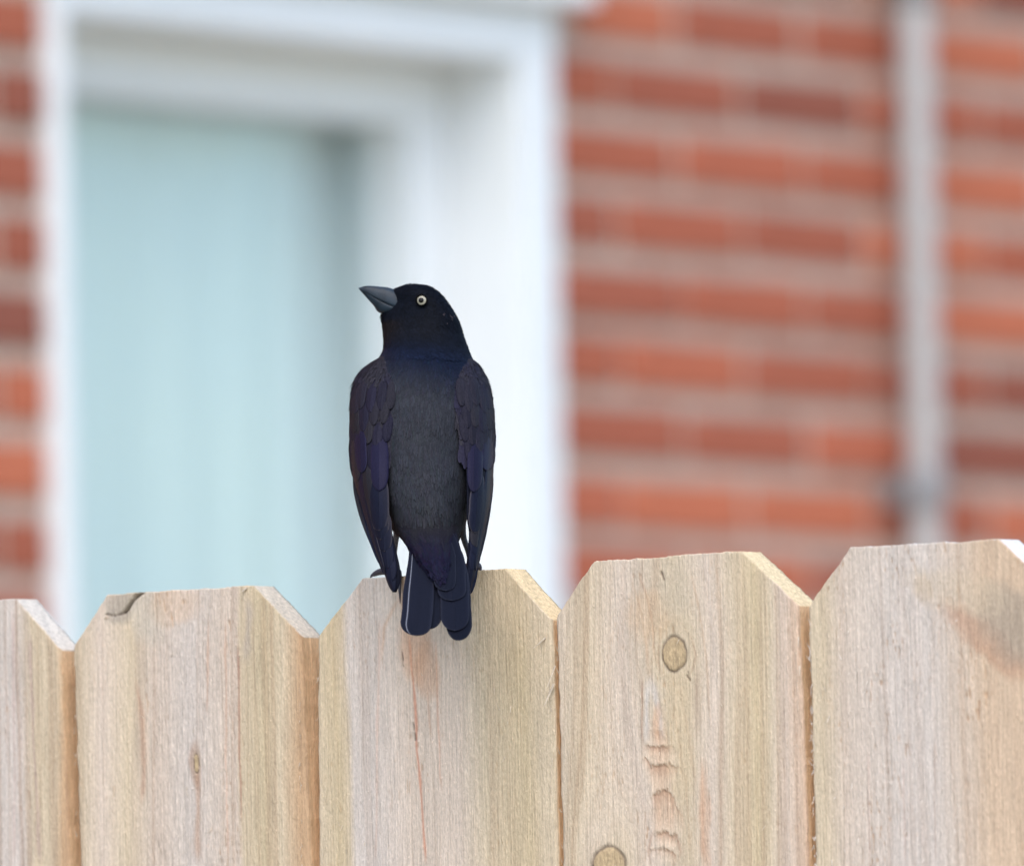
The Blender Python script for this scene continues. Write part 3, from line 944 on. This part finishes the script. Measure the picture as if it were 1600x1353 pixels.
def body_col(px, py):
    px, py = np.broadcast_arrays(np.asarray(px, float), np.asarray(py, float))
    w1 = sstep(525, 556, py + 0.10 * (px - 665) * -1)
    C = BLUEBLK[None] * (1 - w1)[:, None] + NAPE[None] * w1[:, None]
    w2 = sstep(552, 625, py + 0.25 * (660 - px))[:, None]
    C = C * (1 - w2) + MANTLE[None] * w2
    pj = py + 34 * (fbm(px / 10, py / 30, 322, 2) - 0.5)
    w3 = sstep(770, 835, pj)[:, None]
    C = C * (1 - w3) + (BRONZE * 0.75)[None] * w3
    w4 = sstep(815, 862, pj)[:, None]
    C = C * (1 - w4) + (PURPLE * 0.6)[None] * w4
    thr = (sstep(545, 500, py) * sstep(640, 600, px) * sstep(490, 500, py))[:, None]
    C = C * (1 - thr) + srgb(22, 19, 19)[None] * thr
    C = C * (0.75 + 0.5 * fbm(px / 17, py / 15, 321, 3))[:, None]
    return C


ny, nt_ = 156, 72
ys = np.concatenate([np.linspace(441.6, 448, 16), np.linspace(449, 560, 60), np.linspace(562, 911, 80)])
yy, tt = np.meshgrid(ys, np.linspace(0, 2 * math.pi, nt_, endpoint=False), indexing='ij')
bx, by, bd = body_pt(yy, tt)
V = B(bx, by, bd).reshape(-1, 3)
cols = body_col(bx.ravel(), by.ravel()) * 0.8
ii = np.arange(ny * nt_).reshape(ny, nt_)
a, b_, c_, d_ = ii[:-1], ii[1:], np.roll(ii[1:], -1, 1), np.roll(ii[:-1], -1, 1)
faces = np.stack([a, d_, c_, b_], -1).reshape(-1, 4).tolist()
faces.append(ii[0][::-1].tolist())
faces.append(ii[-1].tolist())
body = mesh_obj('body', V, faces, M_FEATHER, bird, col=cols)


# --- contour feathers: small overlapping feathers over back and head
def leaf_field(P, T, N, L, Wd, C, lift, rr, taper=0.55):
    """P points, T flow directions, N normals (all n,3, metres) -> one mesh of little cambered feathers"""
    n = len(P)
    S = np.cross(T, N)
    S /= np.linalg.norm(S, axis=1)[:, None]
    al = np.array([0, 0.35, 0.7, 0.93, 1.0])
    wd = np.array([0.55, 0.95, 1.0, 0.62, 0.12])
    ac = np.array([-1, 0, 1.0])
    verts = np.zeros((n, 5, 3, 3))
    colr = np.zeros((n, 5, 3, 3))
    for i in range(5):
        for j in range(3):
            verts[:, i, j] = (P + T * (L * al[i])[:, None] + S * (Wd * 0.5 * wd[i] * ac[j])[:, None]
                              + N * (lift * (0.15 + al[i] ** 1.5) - 0.025 * Wd * abs(ac[j]))[:, None])
            f = 1.0 + (0.07 if (i >= 3 or j != 1) else -0.03)
            colr[:, i, j] = C * f
    base = np.arange(n)[:, None, None] * 15
    fi = []
    for i in range(4):
        for j in range(2):
            q = i * 3 + j
            fi.append((q, q + 1, q + 4, q + 3))
    F_ = (base + np.array(fi)[None]).reshape(-1, 4).tolist()
    return verts.reshape(-1, 3), F_, colr.reshape(-1, 3)


def body_frame(y, th):
    e = 0.6
    p = B(*body_pt(y, th))
    py_ = B(*body_pt(y + e, th)) - p
    pt_ = B(*body_pt(y, th + 0.01)) - p
    N = np.cross(py_, pt_)
    N /= np.linalg.norm(N, axis=1)[:, None]
    flip = np.sign(np.sum(N * (p - B(((sl(1, y) + sl(2, y)) / 2), y, sl(3, y))), 1))
    N *= flip[:, None]
    T = py_ / np.linalg.norm(py_, axis=1)[:, None]
    return p, T, N


rr = np.random.default_rng(5)
allV, allF, allC = [], [], []


def add_field(P, T, N, L, Wd, C, lift):
    v, f, c = leaf_field(P, T, N, L, Wd, C, lift, rr)
    o_ = sum(len(x) for x in allV)
    allV.append(v)
    allF.extend([[i + o_ for i in q] for q in f])
    allC.append(c)


# back and rump, shingled downwards
n = 7000
y = rr.uniform(530, 896, n)
th = rr.uniform(-0.25, math.pi + 0.25, n)
o_ = np.argsort(-y)
y, th = y[o_], th[o_]
p, T, N = body_frame(y, th)
T = T + rr.normal(0, 0.10, (n, 3)) * 1.0
T -= N * np.sum(T * N, 1)[:, None]
T /= np.linalg.norm(T, axis=1)[:, None]
bx, by, _ = body_pt(y, th)
cc = body_col(bx, by) * rr.uniform(0.86, 1.12, n)[:, None] + rr.normal(0, 0.0008, (n, 3))
siz = np.interp(y, [545, 600, 700, 800, 868], [3.2, 4.6, 5.6, 6.8, 7.5]) / 1000
add_field(p, T, N, siz * rr.uniform(0.8, 1.2, n), siz * rr.uniform(0.07, 0.18, n), np.clip(cc, 0.002, 1), np.full(n, 0.00005) * rr.uniform(0.4, 1.6, n))
# head and neck: fine, flowing back from the bill
n = 5200
y = rr.uniform(442.5, 556, n)
th = rr.uniform(-0.6, math.pi + 0.6, n)
p, T, N = body_frame(y, th)
src = B(600, 470, -47.0)
T = (p - src) + np.array([0.004, 0, -0.010])
T += rr.normal(0, 0.0035, (n, 3))
T -= N * np.sum(T * N, 1)[:, None]
T /= np.linalg.norm(T, axis=1)[:, None]
bx, by, bd = body_pt(y, th)
eye_d = np.hypot(bx - 657.5, by - 467.5)
keep = ((eye_d > 12.5) | (bd < -47)) & ~((bx < 622 - np.clip(by - 480, 0, 30)) & (by < 484))
cc = body_col(bx, by) * rr.uniform(0.7, 1.25, n)[:, None]
fl_ = (np.hypot((bx - 693) / 9, (by - 490) / 14) < 1) & (rr.random(n) < 0.10)
cc[fl_] = srgb(66, 58, 60)
L = np.interp(np.hypot(bx - 612, by - 470), [0, 30, 120], [1.5, 2.4, 4.6]) / 1000
k_ = keep
add_field(p[k_], T[k_], N[k_], (L * rr.uniform(0.8, 1.25, n))[k_], (L * rr.uniform(0.22, 0.36, n))[k_], np.clip(cc[k_], 0.002, 1), np.full(k_.sum(), 0.00014))
cf_o = mesh_obj('contour_feathers', np.concatenate(allV), allF, M_FEATHER, bird, col=np.concatenate(allC), smooth=True)
cf_o['kind'] = 'stuff'

# --- flight feathers
def feather(name, ctrl, wl, wr, Dfun, off, colr, parent, edge=1.5, tuck=False, camber=1.0, base_w=0.55, s0=0.72, mat=None, shaft=None, shq=0.0, nseg=30, nac=13, thick=0.18, fringe=None):
    """ctrl: px,py centre line base -> tip; wl, wr: half widths in px either side of the shaft"""
    P = resample(ctrl, nseg)
    s_ = np.linspace(0, 1, nseg)
    # denser towards the rounded tip
    s2 = 1 - (1 - s_) ** 1.7
    P = np.stack([np.interp(s2, s_, P[:, k]) for k in range(2)], 1)
    Tn = np.gradient(P, axis=0)
    Tn /= np.linalg.norm(Tn, axis=1)[:, None]
    Nn = np.stack([Tn[:, 1], -Tn[:, 0]], 1)           # to the right of the direction base->tip seen upright: +x when pointing down
    prof = base_w + (1 - base_w) * sstep(0, 0.5, s2)
    tipf = np.where(s2 > s0, np.sqrt(np.clip(1 - ((s2 - s0) / (1 - s0)) ** 2.3, 0, 1)), 1.0)
    prof = prof * tipf
    k2 = nac // 2
    ac = np.concatenate([np.linspace(-1, shq - 0.10, k2 - 1), [shq - 0.03, shq, shq + 0.03], np.linspace(shq + 0.10, 1, k2 - 1)])
    nac = len(ac)
    G = np.zeros((nseg, nac, 3))
    Cg = np.zeros((nseg, nac, 3))
    for j, q in enumerate(ac):
        wv = (wl if q < 0 else wr) * prof * q
        wob = 0.5 * (vn(s2 * 14, np.full(nseg, abs(q) * 0.1), int(P[0, 0] * 7 + P[0, 1])) - 0.5) * abs(q)
        x = P[:, 0] + Nn[:, 0] * (wv + wob)
        y = P[:, 1] + Nn[:, 1] * (wv + wob)
        offs = off * sstep(0, 0.6, s2) - 0.9 * (1 - sstep(0, 0.4, s2)) if tuck else off
        D = Dfun(x, y) + offs - camber * (q * q) * 0.55 + 0.16 * math.exp(-((q - shq) / 0.05) ** 2)
        G[:, j] = B(x, y, D)
        e_ = np.clip(np.maximum(abs(q) ** 14, sstep(0.985, 1.0, s2)), 0, 1)
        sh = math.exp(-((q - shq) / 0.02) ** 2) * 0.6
        streak = 0.9 + 0.2 * vn(s2 * 3, np.full(nseg, q * 6.0), int(P[0, 1]))
        Cg[:, j] = colr[None] * streak[:, None] * (1 - e_)[:, None] + (colr * edge)[None] * e_[:, None] if fringe is None else colr[None] * streak[:, None] * (1 - e_)[:, None] + fringe[None] * e_[:, None]
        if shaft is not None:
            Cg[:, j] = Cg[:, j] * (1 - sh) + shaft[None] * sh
        else:
            Cg[:, j] *= (1 - 0.3 * sh)
    top = G.reshape(-1, 3)
    bot = top + np.array([0, thick / 1000, 0])
    Vv = np.concatenate([top, bot])
    nn = nseg * nac
    id_ = np.arange(nn).reshape(nseg, nac)
    a, b2, c2, d2 = id_[:-1, :-1], id_[1:, :-1], id_[1:, 1:], id_[:-1, 1:]
    f = np.stack([a, b2, c2, d2], -1).reshape(-1, 4)
    loop = np.concatenate([id_[:, 0], id_[-1, 1:], id_[:-1, -1][::-1], id_[0, 1:-1][::-1]])
    nx = np.roll(loop, -1)
    F2 = np.concatenate([f, (f + nn)[:, ::-1], np.stack([loop, loop + nn, nx + nn, nx], -1)]).tolist()
    return mesh_obj(name, Vv, F2, mat or M_FLIGHT, parent, col=np.concatenate([Cg.reshape(-1, 3)] * 2))


def wing_shell(tab):
    T_ = np.array(tab, float)
    xo = lambda y: herm(T_[:, 0], T_[:, 1], y)
    xi = lambda y: herm(T_[:, 0], T_[:, 2], y)
    de = lambda y: herm(T_[:, 0], T_[:, 3], y)
    hh = lambda y: herm(T_[:, 0], T_[:, 4], y)
    def Dw(x, y):
        x, y = np.broadcast_arrays(np.asarray(x, float), np.asarray(y, float))
        q = np.clip((xi(y) - x) / (xi(y) - xo(y)), -0.5, 1.0)
        return de(y) + hh(y) * np.sqrt(np.clip(1 - np.clip(q, 0, 1) ** 2, 0, 1)) - 1.0 * np.clip(-q, 0, 1)
    return xo, xi, de, hh, Dw


LEFT = [(556, 594, 606, -34, 6), (563, 582, 612, -34, 12), (575, 565, 616, -34, 20), (590, 553.5, 617, -33, 27), (620, 546, 614, -29, 33), (650, 545, 611, -23, 35), (700, 546, 606, -13, 34), (740, 550.5, 605, -3, 32),
        (780, 562, 607, 8, 26), (800, 568, 609, 14, 22), (830, 578, 614, 22, 17), (860, 588, 621, 30, 12), (890, 600, 627, 37, 8), (908, 607, 627, 41, 5), (923, 615, 621, 44, 2)]
RIGHTW = [(560, 738, 730, -34, 6), (566, 746, 722, -34, 12), (577, 754, 718, -34, 20), (592, 762, 717, -33, 27), (620, 769, 719, -29, 33), (650, 772.5, 722, -23, 35), (700, 772, 727, -13, 34), (740, 771, 729, -3, 32),
          (780, 767, 730, 8, 26), (810, 761.5, 730, 17, 20), (830, 757, 733, 22, 16), (860, 751, 731, 30, 12), (890, 745, 729, 37, 8), (910, 740, 729, 41, 5), (926, 735.5, 731.5, 44, 2)]


def make_wing(tab, side):
    xo, xi, de, hh, Dw = wing_shell(tab)
    y0, y1 = tab[0][0], tab[-1][0]
    ny_, nq = 70, 26
    ysw = np.linspace(y0, y1, ny_)
    ph = np.linspace(0, math.pi, nq)                   # inner edge over the top to the outer edge and under
    G = []
    for y in ysw:
        a_ = np.linspace(0.0, 1.0, nq)
        q = np.sin(a_ * math.pi / 2)
        x = xi(y) + (xo(y) - xi(y)) * q
        D = Dw(x, np.full(nq, y)) - 0.6
        G.append(B(x, y, D))
    G = np.array(G)
    back = G + np.array([0, 0.0022, 0])
    back[:, -1] = G[:, -1]
    nn = ny_ * nq
    Vv = np.concatenate([G.reshape(-1, 3), back.reshape(-1, 3)])
    id_ = np.arange(nn).reshape(ny_, nq)
    a, b2, c2, d2 = id_[:-1, :-1], id_[1:, :-1], id_[1:, 1:], id_[:-1, 1:]
    f = np.stack([a, b2, c2, d2], -1).reshape(-1, 4)
    loop = np.concatenate([id_[:, 0], id_[-1, 1:], id_[:-1, -1][::-1], id_[0, 1:-1][::-1]])
    nx = np.roll(loop, -1)
    F2 = np.concatenate([f, (f + nn)[:, ::-1], np.stack([loop, loop + nn, nx + nn, nx], -1)]).tolist()
    yv = np.repeat(ysw, nq)
    w_ = sstep(690, 760, yv)[:, None]
    cw = BRONZE[None] * (1 - w_) * 0.8 + NAVY[None] * w_ * 0.8
    wing = mesh_obj('wing', Vv, F2, M_FEATHER, bird, col=np.concatenate([cw, cw]))
    # lesser coverts and scapulars
    rw = np.random.default_rng(31 if side < 0 else 32)
    n = 1300
    y = rw.uniform(y0 + 4, 705, n)
    q = np.sin(rw.uniform(-0.1, 1.0, n) * math.pi / 2)
    x = xi(y) + (xo(y) - xi(y)) * q
    e = 1.0
    p = B(x, y, Dw(x, y))
    x2 = xi(y + e) + (xo(y + e) - xi(y + e)) * q
    tv = B(x2, y + e, Dw(x2, y + e)) - p
    x3 = x + 0.5 * side * -1
    sv = B(x3, y, Dw(x3, y)) - p
    N = np.cross(tv, sv)
    N /= np.linalg.norm(N, axis=1)[:, None] + 1e-12
    N *= np.sign(-N[:, 1])[:, None]
    T = tv / np.linalg.norm(tv, axis=1)[:, None] + rw.normal(0, 0.10, (n, 3))
    T -= N * np.sum(T * N, 1)[:, None]
    T /= np.linalg.norm(T, axis=1)[:, None]
    siz = np.interp(y, [560, 600, 705], [3.5, 5.5, 9.0]) / 1000
    wv = 0.8 * sstep(0.3, 0.9, fbm(x / 14, y / 26, 77, 2))[:, None]
    cc = (BRONZE[None] * (1 - wv) + PURPLE[None] * 0.85 * wv) * rw.uniform(0.85, 1.3, n)[:, None]
    v, f, c = leaf_field(p, T, N, siz * rw.uniform(0.8, 1.25, n), siz * rw.uniform(0.1, 0.28, n), cc, np.full(n, 0.0001), rw)
    cov = mesh_obj('covert_feathers', v, f, M_FEATHER, wing, col=c)
    cov['kind'] = 'stuff'
    return wing, Dw


FR = srgb(72, 68, 73)                                 # worn paler fringes
wingL, DwL = make_wing(LEFT, -1)
# lowest first: primaries, secondaries, tertials, greater coverts
LF = [
    ([(590, 800), (603, 860), (616.5, 922)], 8, 9, 0.2, NAVY * 1.5), ([(594, 800), (606, 855), (615, 905)], 10, 10, 0.5, NAVY * 1.6), ([(592, 790), (602, 840), (608, 886)], 12, 12, 0.8, NAVY * 1.4),
    ([(590, 770), (599, 815), (602, 860)], 14, 14, 1.1, NAVY * 1.3), ([(588, 740), (594, 790), (596, 842)], 15, 15, 1.4, NAVY * 1.2), ([(590, 710), (593, 770), (594, 828)], 17, 16, 1.7, NAVY * 1.35),
    ([(556, 690), (560, 745), (570, 800)], 8, 9, 0.7, BRONZE * 0.9), ([(563, 690), (567, 750), (575, 806)], 9, 9, 1.0, PURPLE * 0.8), ([(572, 690), (574, 750), (583, 814)], 10, 9, 1.3, BRONZE * 0.8),
    ([(551, 680), (559, 775), (588, 862)], 5, 5, 1.0, BRONZE * 0.8), ([(557, 685), (566, 785), (595, 880)], 5, 5, 1.25, NAVY * 1.5), ([(563, 690), (574, 795), (602, 896)], 5, 5, 1.5, NAVY * 1.3),
    ([(593, 655), (593, 710), (594, 766)], 13, 15, 2.1, PURPLE * 0.95), ([(554, 650), (553, 700), (558, 752)], 9, 9, 1.6, BRONZE * 0.9), ([(564, 640), (563, 690), (566, 738)], 10, 10, 2.0, PURPLE * 0.9)]
for (ct, wl, wr, off, cl) in LF:
    feather('feather', ct, wl, wr, DwL, off, cl, wingL, fringe=(FR * 0.9 if cl[2] < 0.02 else cl * 1.35), tuck=True, base_w=0.3)
wingR, DwR = make_wing(RIGHTW, 1)
RF = [
    ([(748, 805), (742, 865), (734.5, 926)], 8, 8, 0.2, NAVY * 1.4), ([(748, 800), (746, 850), (739.5, 890)], 10, 8, 0.5, NAVY * 1.6), ([(750, 790), (748, 830), (744, 866)], 11, 9, 0.8, NAVY * 1.5),
    ([(752, 770), (749, 815), (745, 853)], 12, 11, 1.1, BRONZE * 0.95), ([(750, 720), (746, 780), (742.5, 831)], 12, 14, 1.5, NAVY * 1.35), ([(766, 700), (765, 760), (757, 826)], 7, 6, 1.0, BRONZE * 1.0),
    ([(769, 680), (765, 780), (749, 872)], 5, 4, 1.1, BRONZE * 0.9), ([(763, 690), (759, 790), (744, 890)], 5, 4, 1.4, NAVY * 1.4),
    ([(743, 660), (741, 715), (740, 768)], 10, 14, 1.9, PURPLE * 0.9), ([(768, 620), (766, 690), (761, 735)], 11, 9, 1.5, PURPLE * 0.95)]
for (ct, wl, wr, off, cl) in RF:
    feather('feather', ct, wl, wr, DwR, off, cl, wingR, fringe=(FR * 0.9 if cl[2] < 0.02 else cl * 1.35), tuck=True, base_w=0.3)

# ordered rows of coverts lying over the bases of the flight feathers
def covert_rows(tab, Dw, wing, seed):
    xo, xi = wing_shell(tab)[:2]
    rc = np.random.default_rng(seed)
    for tip_y, off, qs, w_ in ((728, 1.1, (0.90, 0.66, 0.40, 0.16), 8.5), (700, 1.3, (0.96, 0.76, 0.52, 0.28, 0.04), 8.0), (670, 1.5, (0.88, 0.64, 0.40, 0.16), 8.0), (640, 1.6, (0.96, 0.74, 0.50, 0.26, 0.04), 7.5)):
        for q in qs:
            ty = tip_y + rc.uniform(-7, 7) + 10 * (q - 0.5)
            ct = []
            for dy in (-58, -30, 0):
                yv = ty + dy
                ct.append((float(xi(yv) + (xo(yv) - xi(yv)) * min(q, 0.86)), yv))
            u = rc.random()
            cl = (BRONZE * (1 - 0.6 * u) + PURPLE * 0.6 * u) * rc.uniform(0.80, 0.98)
            feather('feather', ct, w_, w_, Dw, off, cl, wing, tuck=True, base_w=0.3, s0=0.62, mat=M_FEATHER, fringe=cl * 1.15, nseg=18, nac=9, camber=0.8)


covert_rows(LEFT, DwL, wingL, 61)
covert_rows(RIGHTW, DwR, wingR, 62)

# --- tail: feathers fanned towards the viewer and down, over the front of the picket
def Dt(x, y):
    return 40.0 + (np.asarray(y, float) - 832.0) / 160.0 * 66.0 - 0.004 * (np.asarray(x, float) - 685.0) ** 2 * 0.4


TAIL_C = srgb(18, 20, 31)
tail = feather('tail', [(686, 820), (686, 850), (688, 900)], 22, 22, Dt, 4.5, PURPLE * 0.55, bird, base_w=0.8, s0=0.25, fringe=PURPLE * 0.7, camber=4, nac=17)
TF = [
    ([(676, 830), (672, 905), (673, 977)], 20, 20, -1.5, TAIL_C * 0.9, None), ([(706, 830), (714, 910), (719, 994)], 19, 21, -1.0, TAIL_C * 0.75, None),
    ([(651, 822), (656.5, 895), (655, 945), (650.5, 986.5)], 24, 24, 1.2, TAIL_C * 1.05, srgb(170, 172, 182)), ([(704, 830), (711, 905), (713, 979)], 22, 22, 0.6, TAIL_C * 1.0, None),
    ([(700, 828), (706, 880), (708, 934)], 22, 22, 1.8, TAIL_C * 0.95, None), ([(694, 826), (698, 870), (699, 919)], 19, 15, 3.0, TAIL_C * 0.9, None)]
for (ct, wl, wr, off, cl, sh) in TF:
    feather('feather', ct, wl, wr, Dt, off, cl, tail, base_w=0.42, s0=0.84, fringe=srgb(37, 38, 48), shaft=sh, shq=(-0.62 if sh is not None else 0.0), nseg=40, nac=25, camber=0.8)

# --- bill: two mandibles, profile to the left
def mandible(name, upper, lower, halfs, parent):
    """upper / lower: profile px,py from tip to base; halfs: half thickness (mm) at the same stations"""
    n = 26
    Uq, Lq = resample(upper, n), resample(lower, n)
    seam, outer = (Lq, Uq) if name == 'upper_bill' else (Uq, Lq)
    hs = herm(np.linspace(0, 1, len(halfs)), halfs, np.linspace(0, 1, n))
    seg = 18
    Vv = []
    for i in range(n):
        for k in range(seg):                          # half ellipse from the seam over the ridge
            t = math.pi * k / (seg - 1)
            q = seam[i] + (outer[i] - seam[i]) * math.sin(t)
            Vv.append(B(q[0], q[1], -47.0 + hs[i] * math.copysign(abs(math.cos(t)) ** 0.8, math.cos(t))))
    Fc = []
    for i in range(n - 1):
        for k in range(seg):
            Fc.append((i * seg + k, i * seg + (k + 1) % seg, (i + 1) * seg + (k + 1) % seg, (i + 1) * seg + k))
    Fc.append(tuple(range(seg))[::-1])
    Fc.append(tuple((n - 1) * seg + k for k in range(seg)))
    return mesh_obj(name, np.array(Vv), Fc, M_BILL, parent)


mandible('upper_bill', [(558.0, 448.0), (571, 444.6), (590, 445.6), (608, 448), (626, 456)], [(558.6, 449.8), (573, 457.5), (592, 468.5), (612, 477.5), (632, 483)], [0.3, 2.1, 3.7, 4.8, 5.3], bird)
mandible('lower_bill', [(558.9, 449.4), (573.3, 457.0), (592, 468.0), (612, 477.0), (632, 482.6)], [(560.5, 452.0), (571.5, 464.5), (581.5, 475.8), (593, 488), (628, 488)], [0.25, 1.95, 3.55, 4.7, 5.2], bird)

# --- eye: set in the near side of the head
def dome(name, px, py, D, r_mm, bulge, mat, parent, inner=0.0, seg=36, rings=8):
    Vv, Fc = [], []
    c0 = B(px, py, D)
    nrm = np.array([-0.10, -1.0, 0.12])
    nrm /= np.linalg.norm(nrm)
    a = np.cross(nrm, [0, 0, 1.0]); a /= np.linalg.norm(a)
    b = np.cross(a, nrm)
    for i in range(rings + 1):
        t = i / rings
        r_ = r_mm * (inner + (1 - inner) * t)
        h = bulge * (1 - (r_ / r_mm) ** 2)
        for k in range(seg):
            th_ = 2 * math.pi * k / seg
            Vv.append(c0 + (a * math.cos(th_) * r_ + b * math.sin(th_) * r_ + nrm * h) / 1000)
    for i in range(rings):
        for k in range(seg):
            Fc.append((i * seg + k, i * seg + (k + 1) % seg, (i + 1) * seg + (k + 1) % seg, (i + 1) * seg + k))
    return mesh_obj(name, np.array(Vv), Fc, mat, parent)


ED = -47 + 13.35
eye = dome('eye', 657.5, 467.6, ED + 0.2, 2.2, 0.55, M_IRIS, bird)
dome('pupil', 657.0, 467.8, ED + 0.66, 1.25, 0.25, M_PUPIL, eye)
Vv, Fc = [], []
c0 = B(657.5, 467.6, ED + 0.05)
for i in range(40):
    t = 2 * math.pi * i / 40
    for k in range(8):
        u = 2 * math.pi * k / 8
        r_ = 2.45 + 0.5 * math.cos(u)
        Vv.append(c0 + np.array([r_ * math.cos(t), -0.42 * math.sin(u) - 0.1 * r_ * math.cos(t) * -1 * 0.3, r_ * math.sin(t)]) / 1000)
for i in range(40):
    for k in range(8):
        Fc.append((i * 8 + k, ((i + 1) % 40) * 8 + k, ((i + 1) % 40) * 8 + (k + 1) % 8, i * 8 + (k + 1) % 8))
mesh_obj('eye_ring', np.array(Vv), Fc, M_PUPIL if False else M_FEATHER, eye, col=np.tile(BLACK * 0.7, (len(Vv), 1)))


# --- legs and toes gripping the picket's top edge
def bpath(pts, radii, n=14):
    P = resample(pts, n)
    r_ = herm(np.linspace(0, 1, len(radii)), radii, np.linspace(0, 1, n))
    return tube(B(P[:, 0], P[:, 1], P[:, 2]), r_ / 1000.0, 10)


def part_tube(name, pts, radii, parent, mat=None):
    V_, F_ = bpath(pts, radii)
    return mesh_obj(name, V_, F_, mat or M_LEG, parent)


def foot(legpts, knuckle, toes):
    leg = part_tube('leg', legpts, [2.6, 1.5, 1.35, 1.5], bird)
    for t in toes:
        toe = part_tube('toe', [knuckle] + t[:-1], [1.8, 1.75, 1.5, 1.1][:len(t)], leg)
        part_tube('claw', [t[-2], ((t[-2][0] + t[-1][0]) / 2, (t[-2][1] + t[-1][1]) / 2 - 1.0, (t[-2][2] + t[-1][2]) / 2 + 1.0), t[-1]], [1.0, 0.7, 0.15], leg)
    return leg


foot([(624, 806, 2), (619, 838, -4), (615, 868, -12), (612, 893, -20)], (612, 895, -20),
     [[(601, 893, -22), (591, 895, -25), (583, 898.5, -27), (577, 904, -29)], [(609, 892, -29), (606, 894, -35), (605, 902, -38), (605, 912, -38)],
      [(615, 892, -28), (618, 894, -31), (620, 902, -33), (620, 912, -33)], [(618, 893, -13), (622.5, 895, -7), (624, 905, -6.5), (625, 943, -6.0)]])
foot([(720, 806, 6), (724, 838, 6), (732, 862, 5), (737, 883, 6)], (737, 885.5, 6),
     [[(742, 884, 3), (746, 886, 0), (748, 890, -4), (748, 899, -6)], [(733, 884, -2), (730, 887, -8), (729, 894, -11), (729, 903, -11)],
      [(745, 883.5, 8), (748, 885, 9), (750, 888, 8), (751, 893, 8)], [(736, 885, 13), (735, 887, 18.5), (735, 897, 20), (734, 915, 20.5)]])
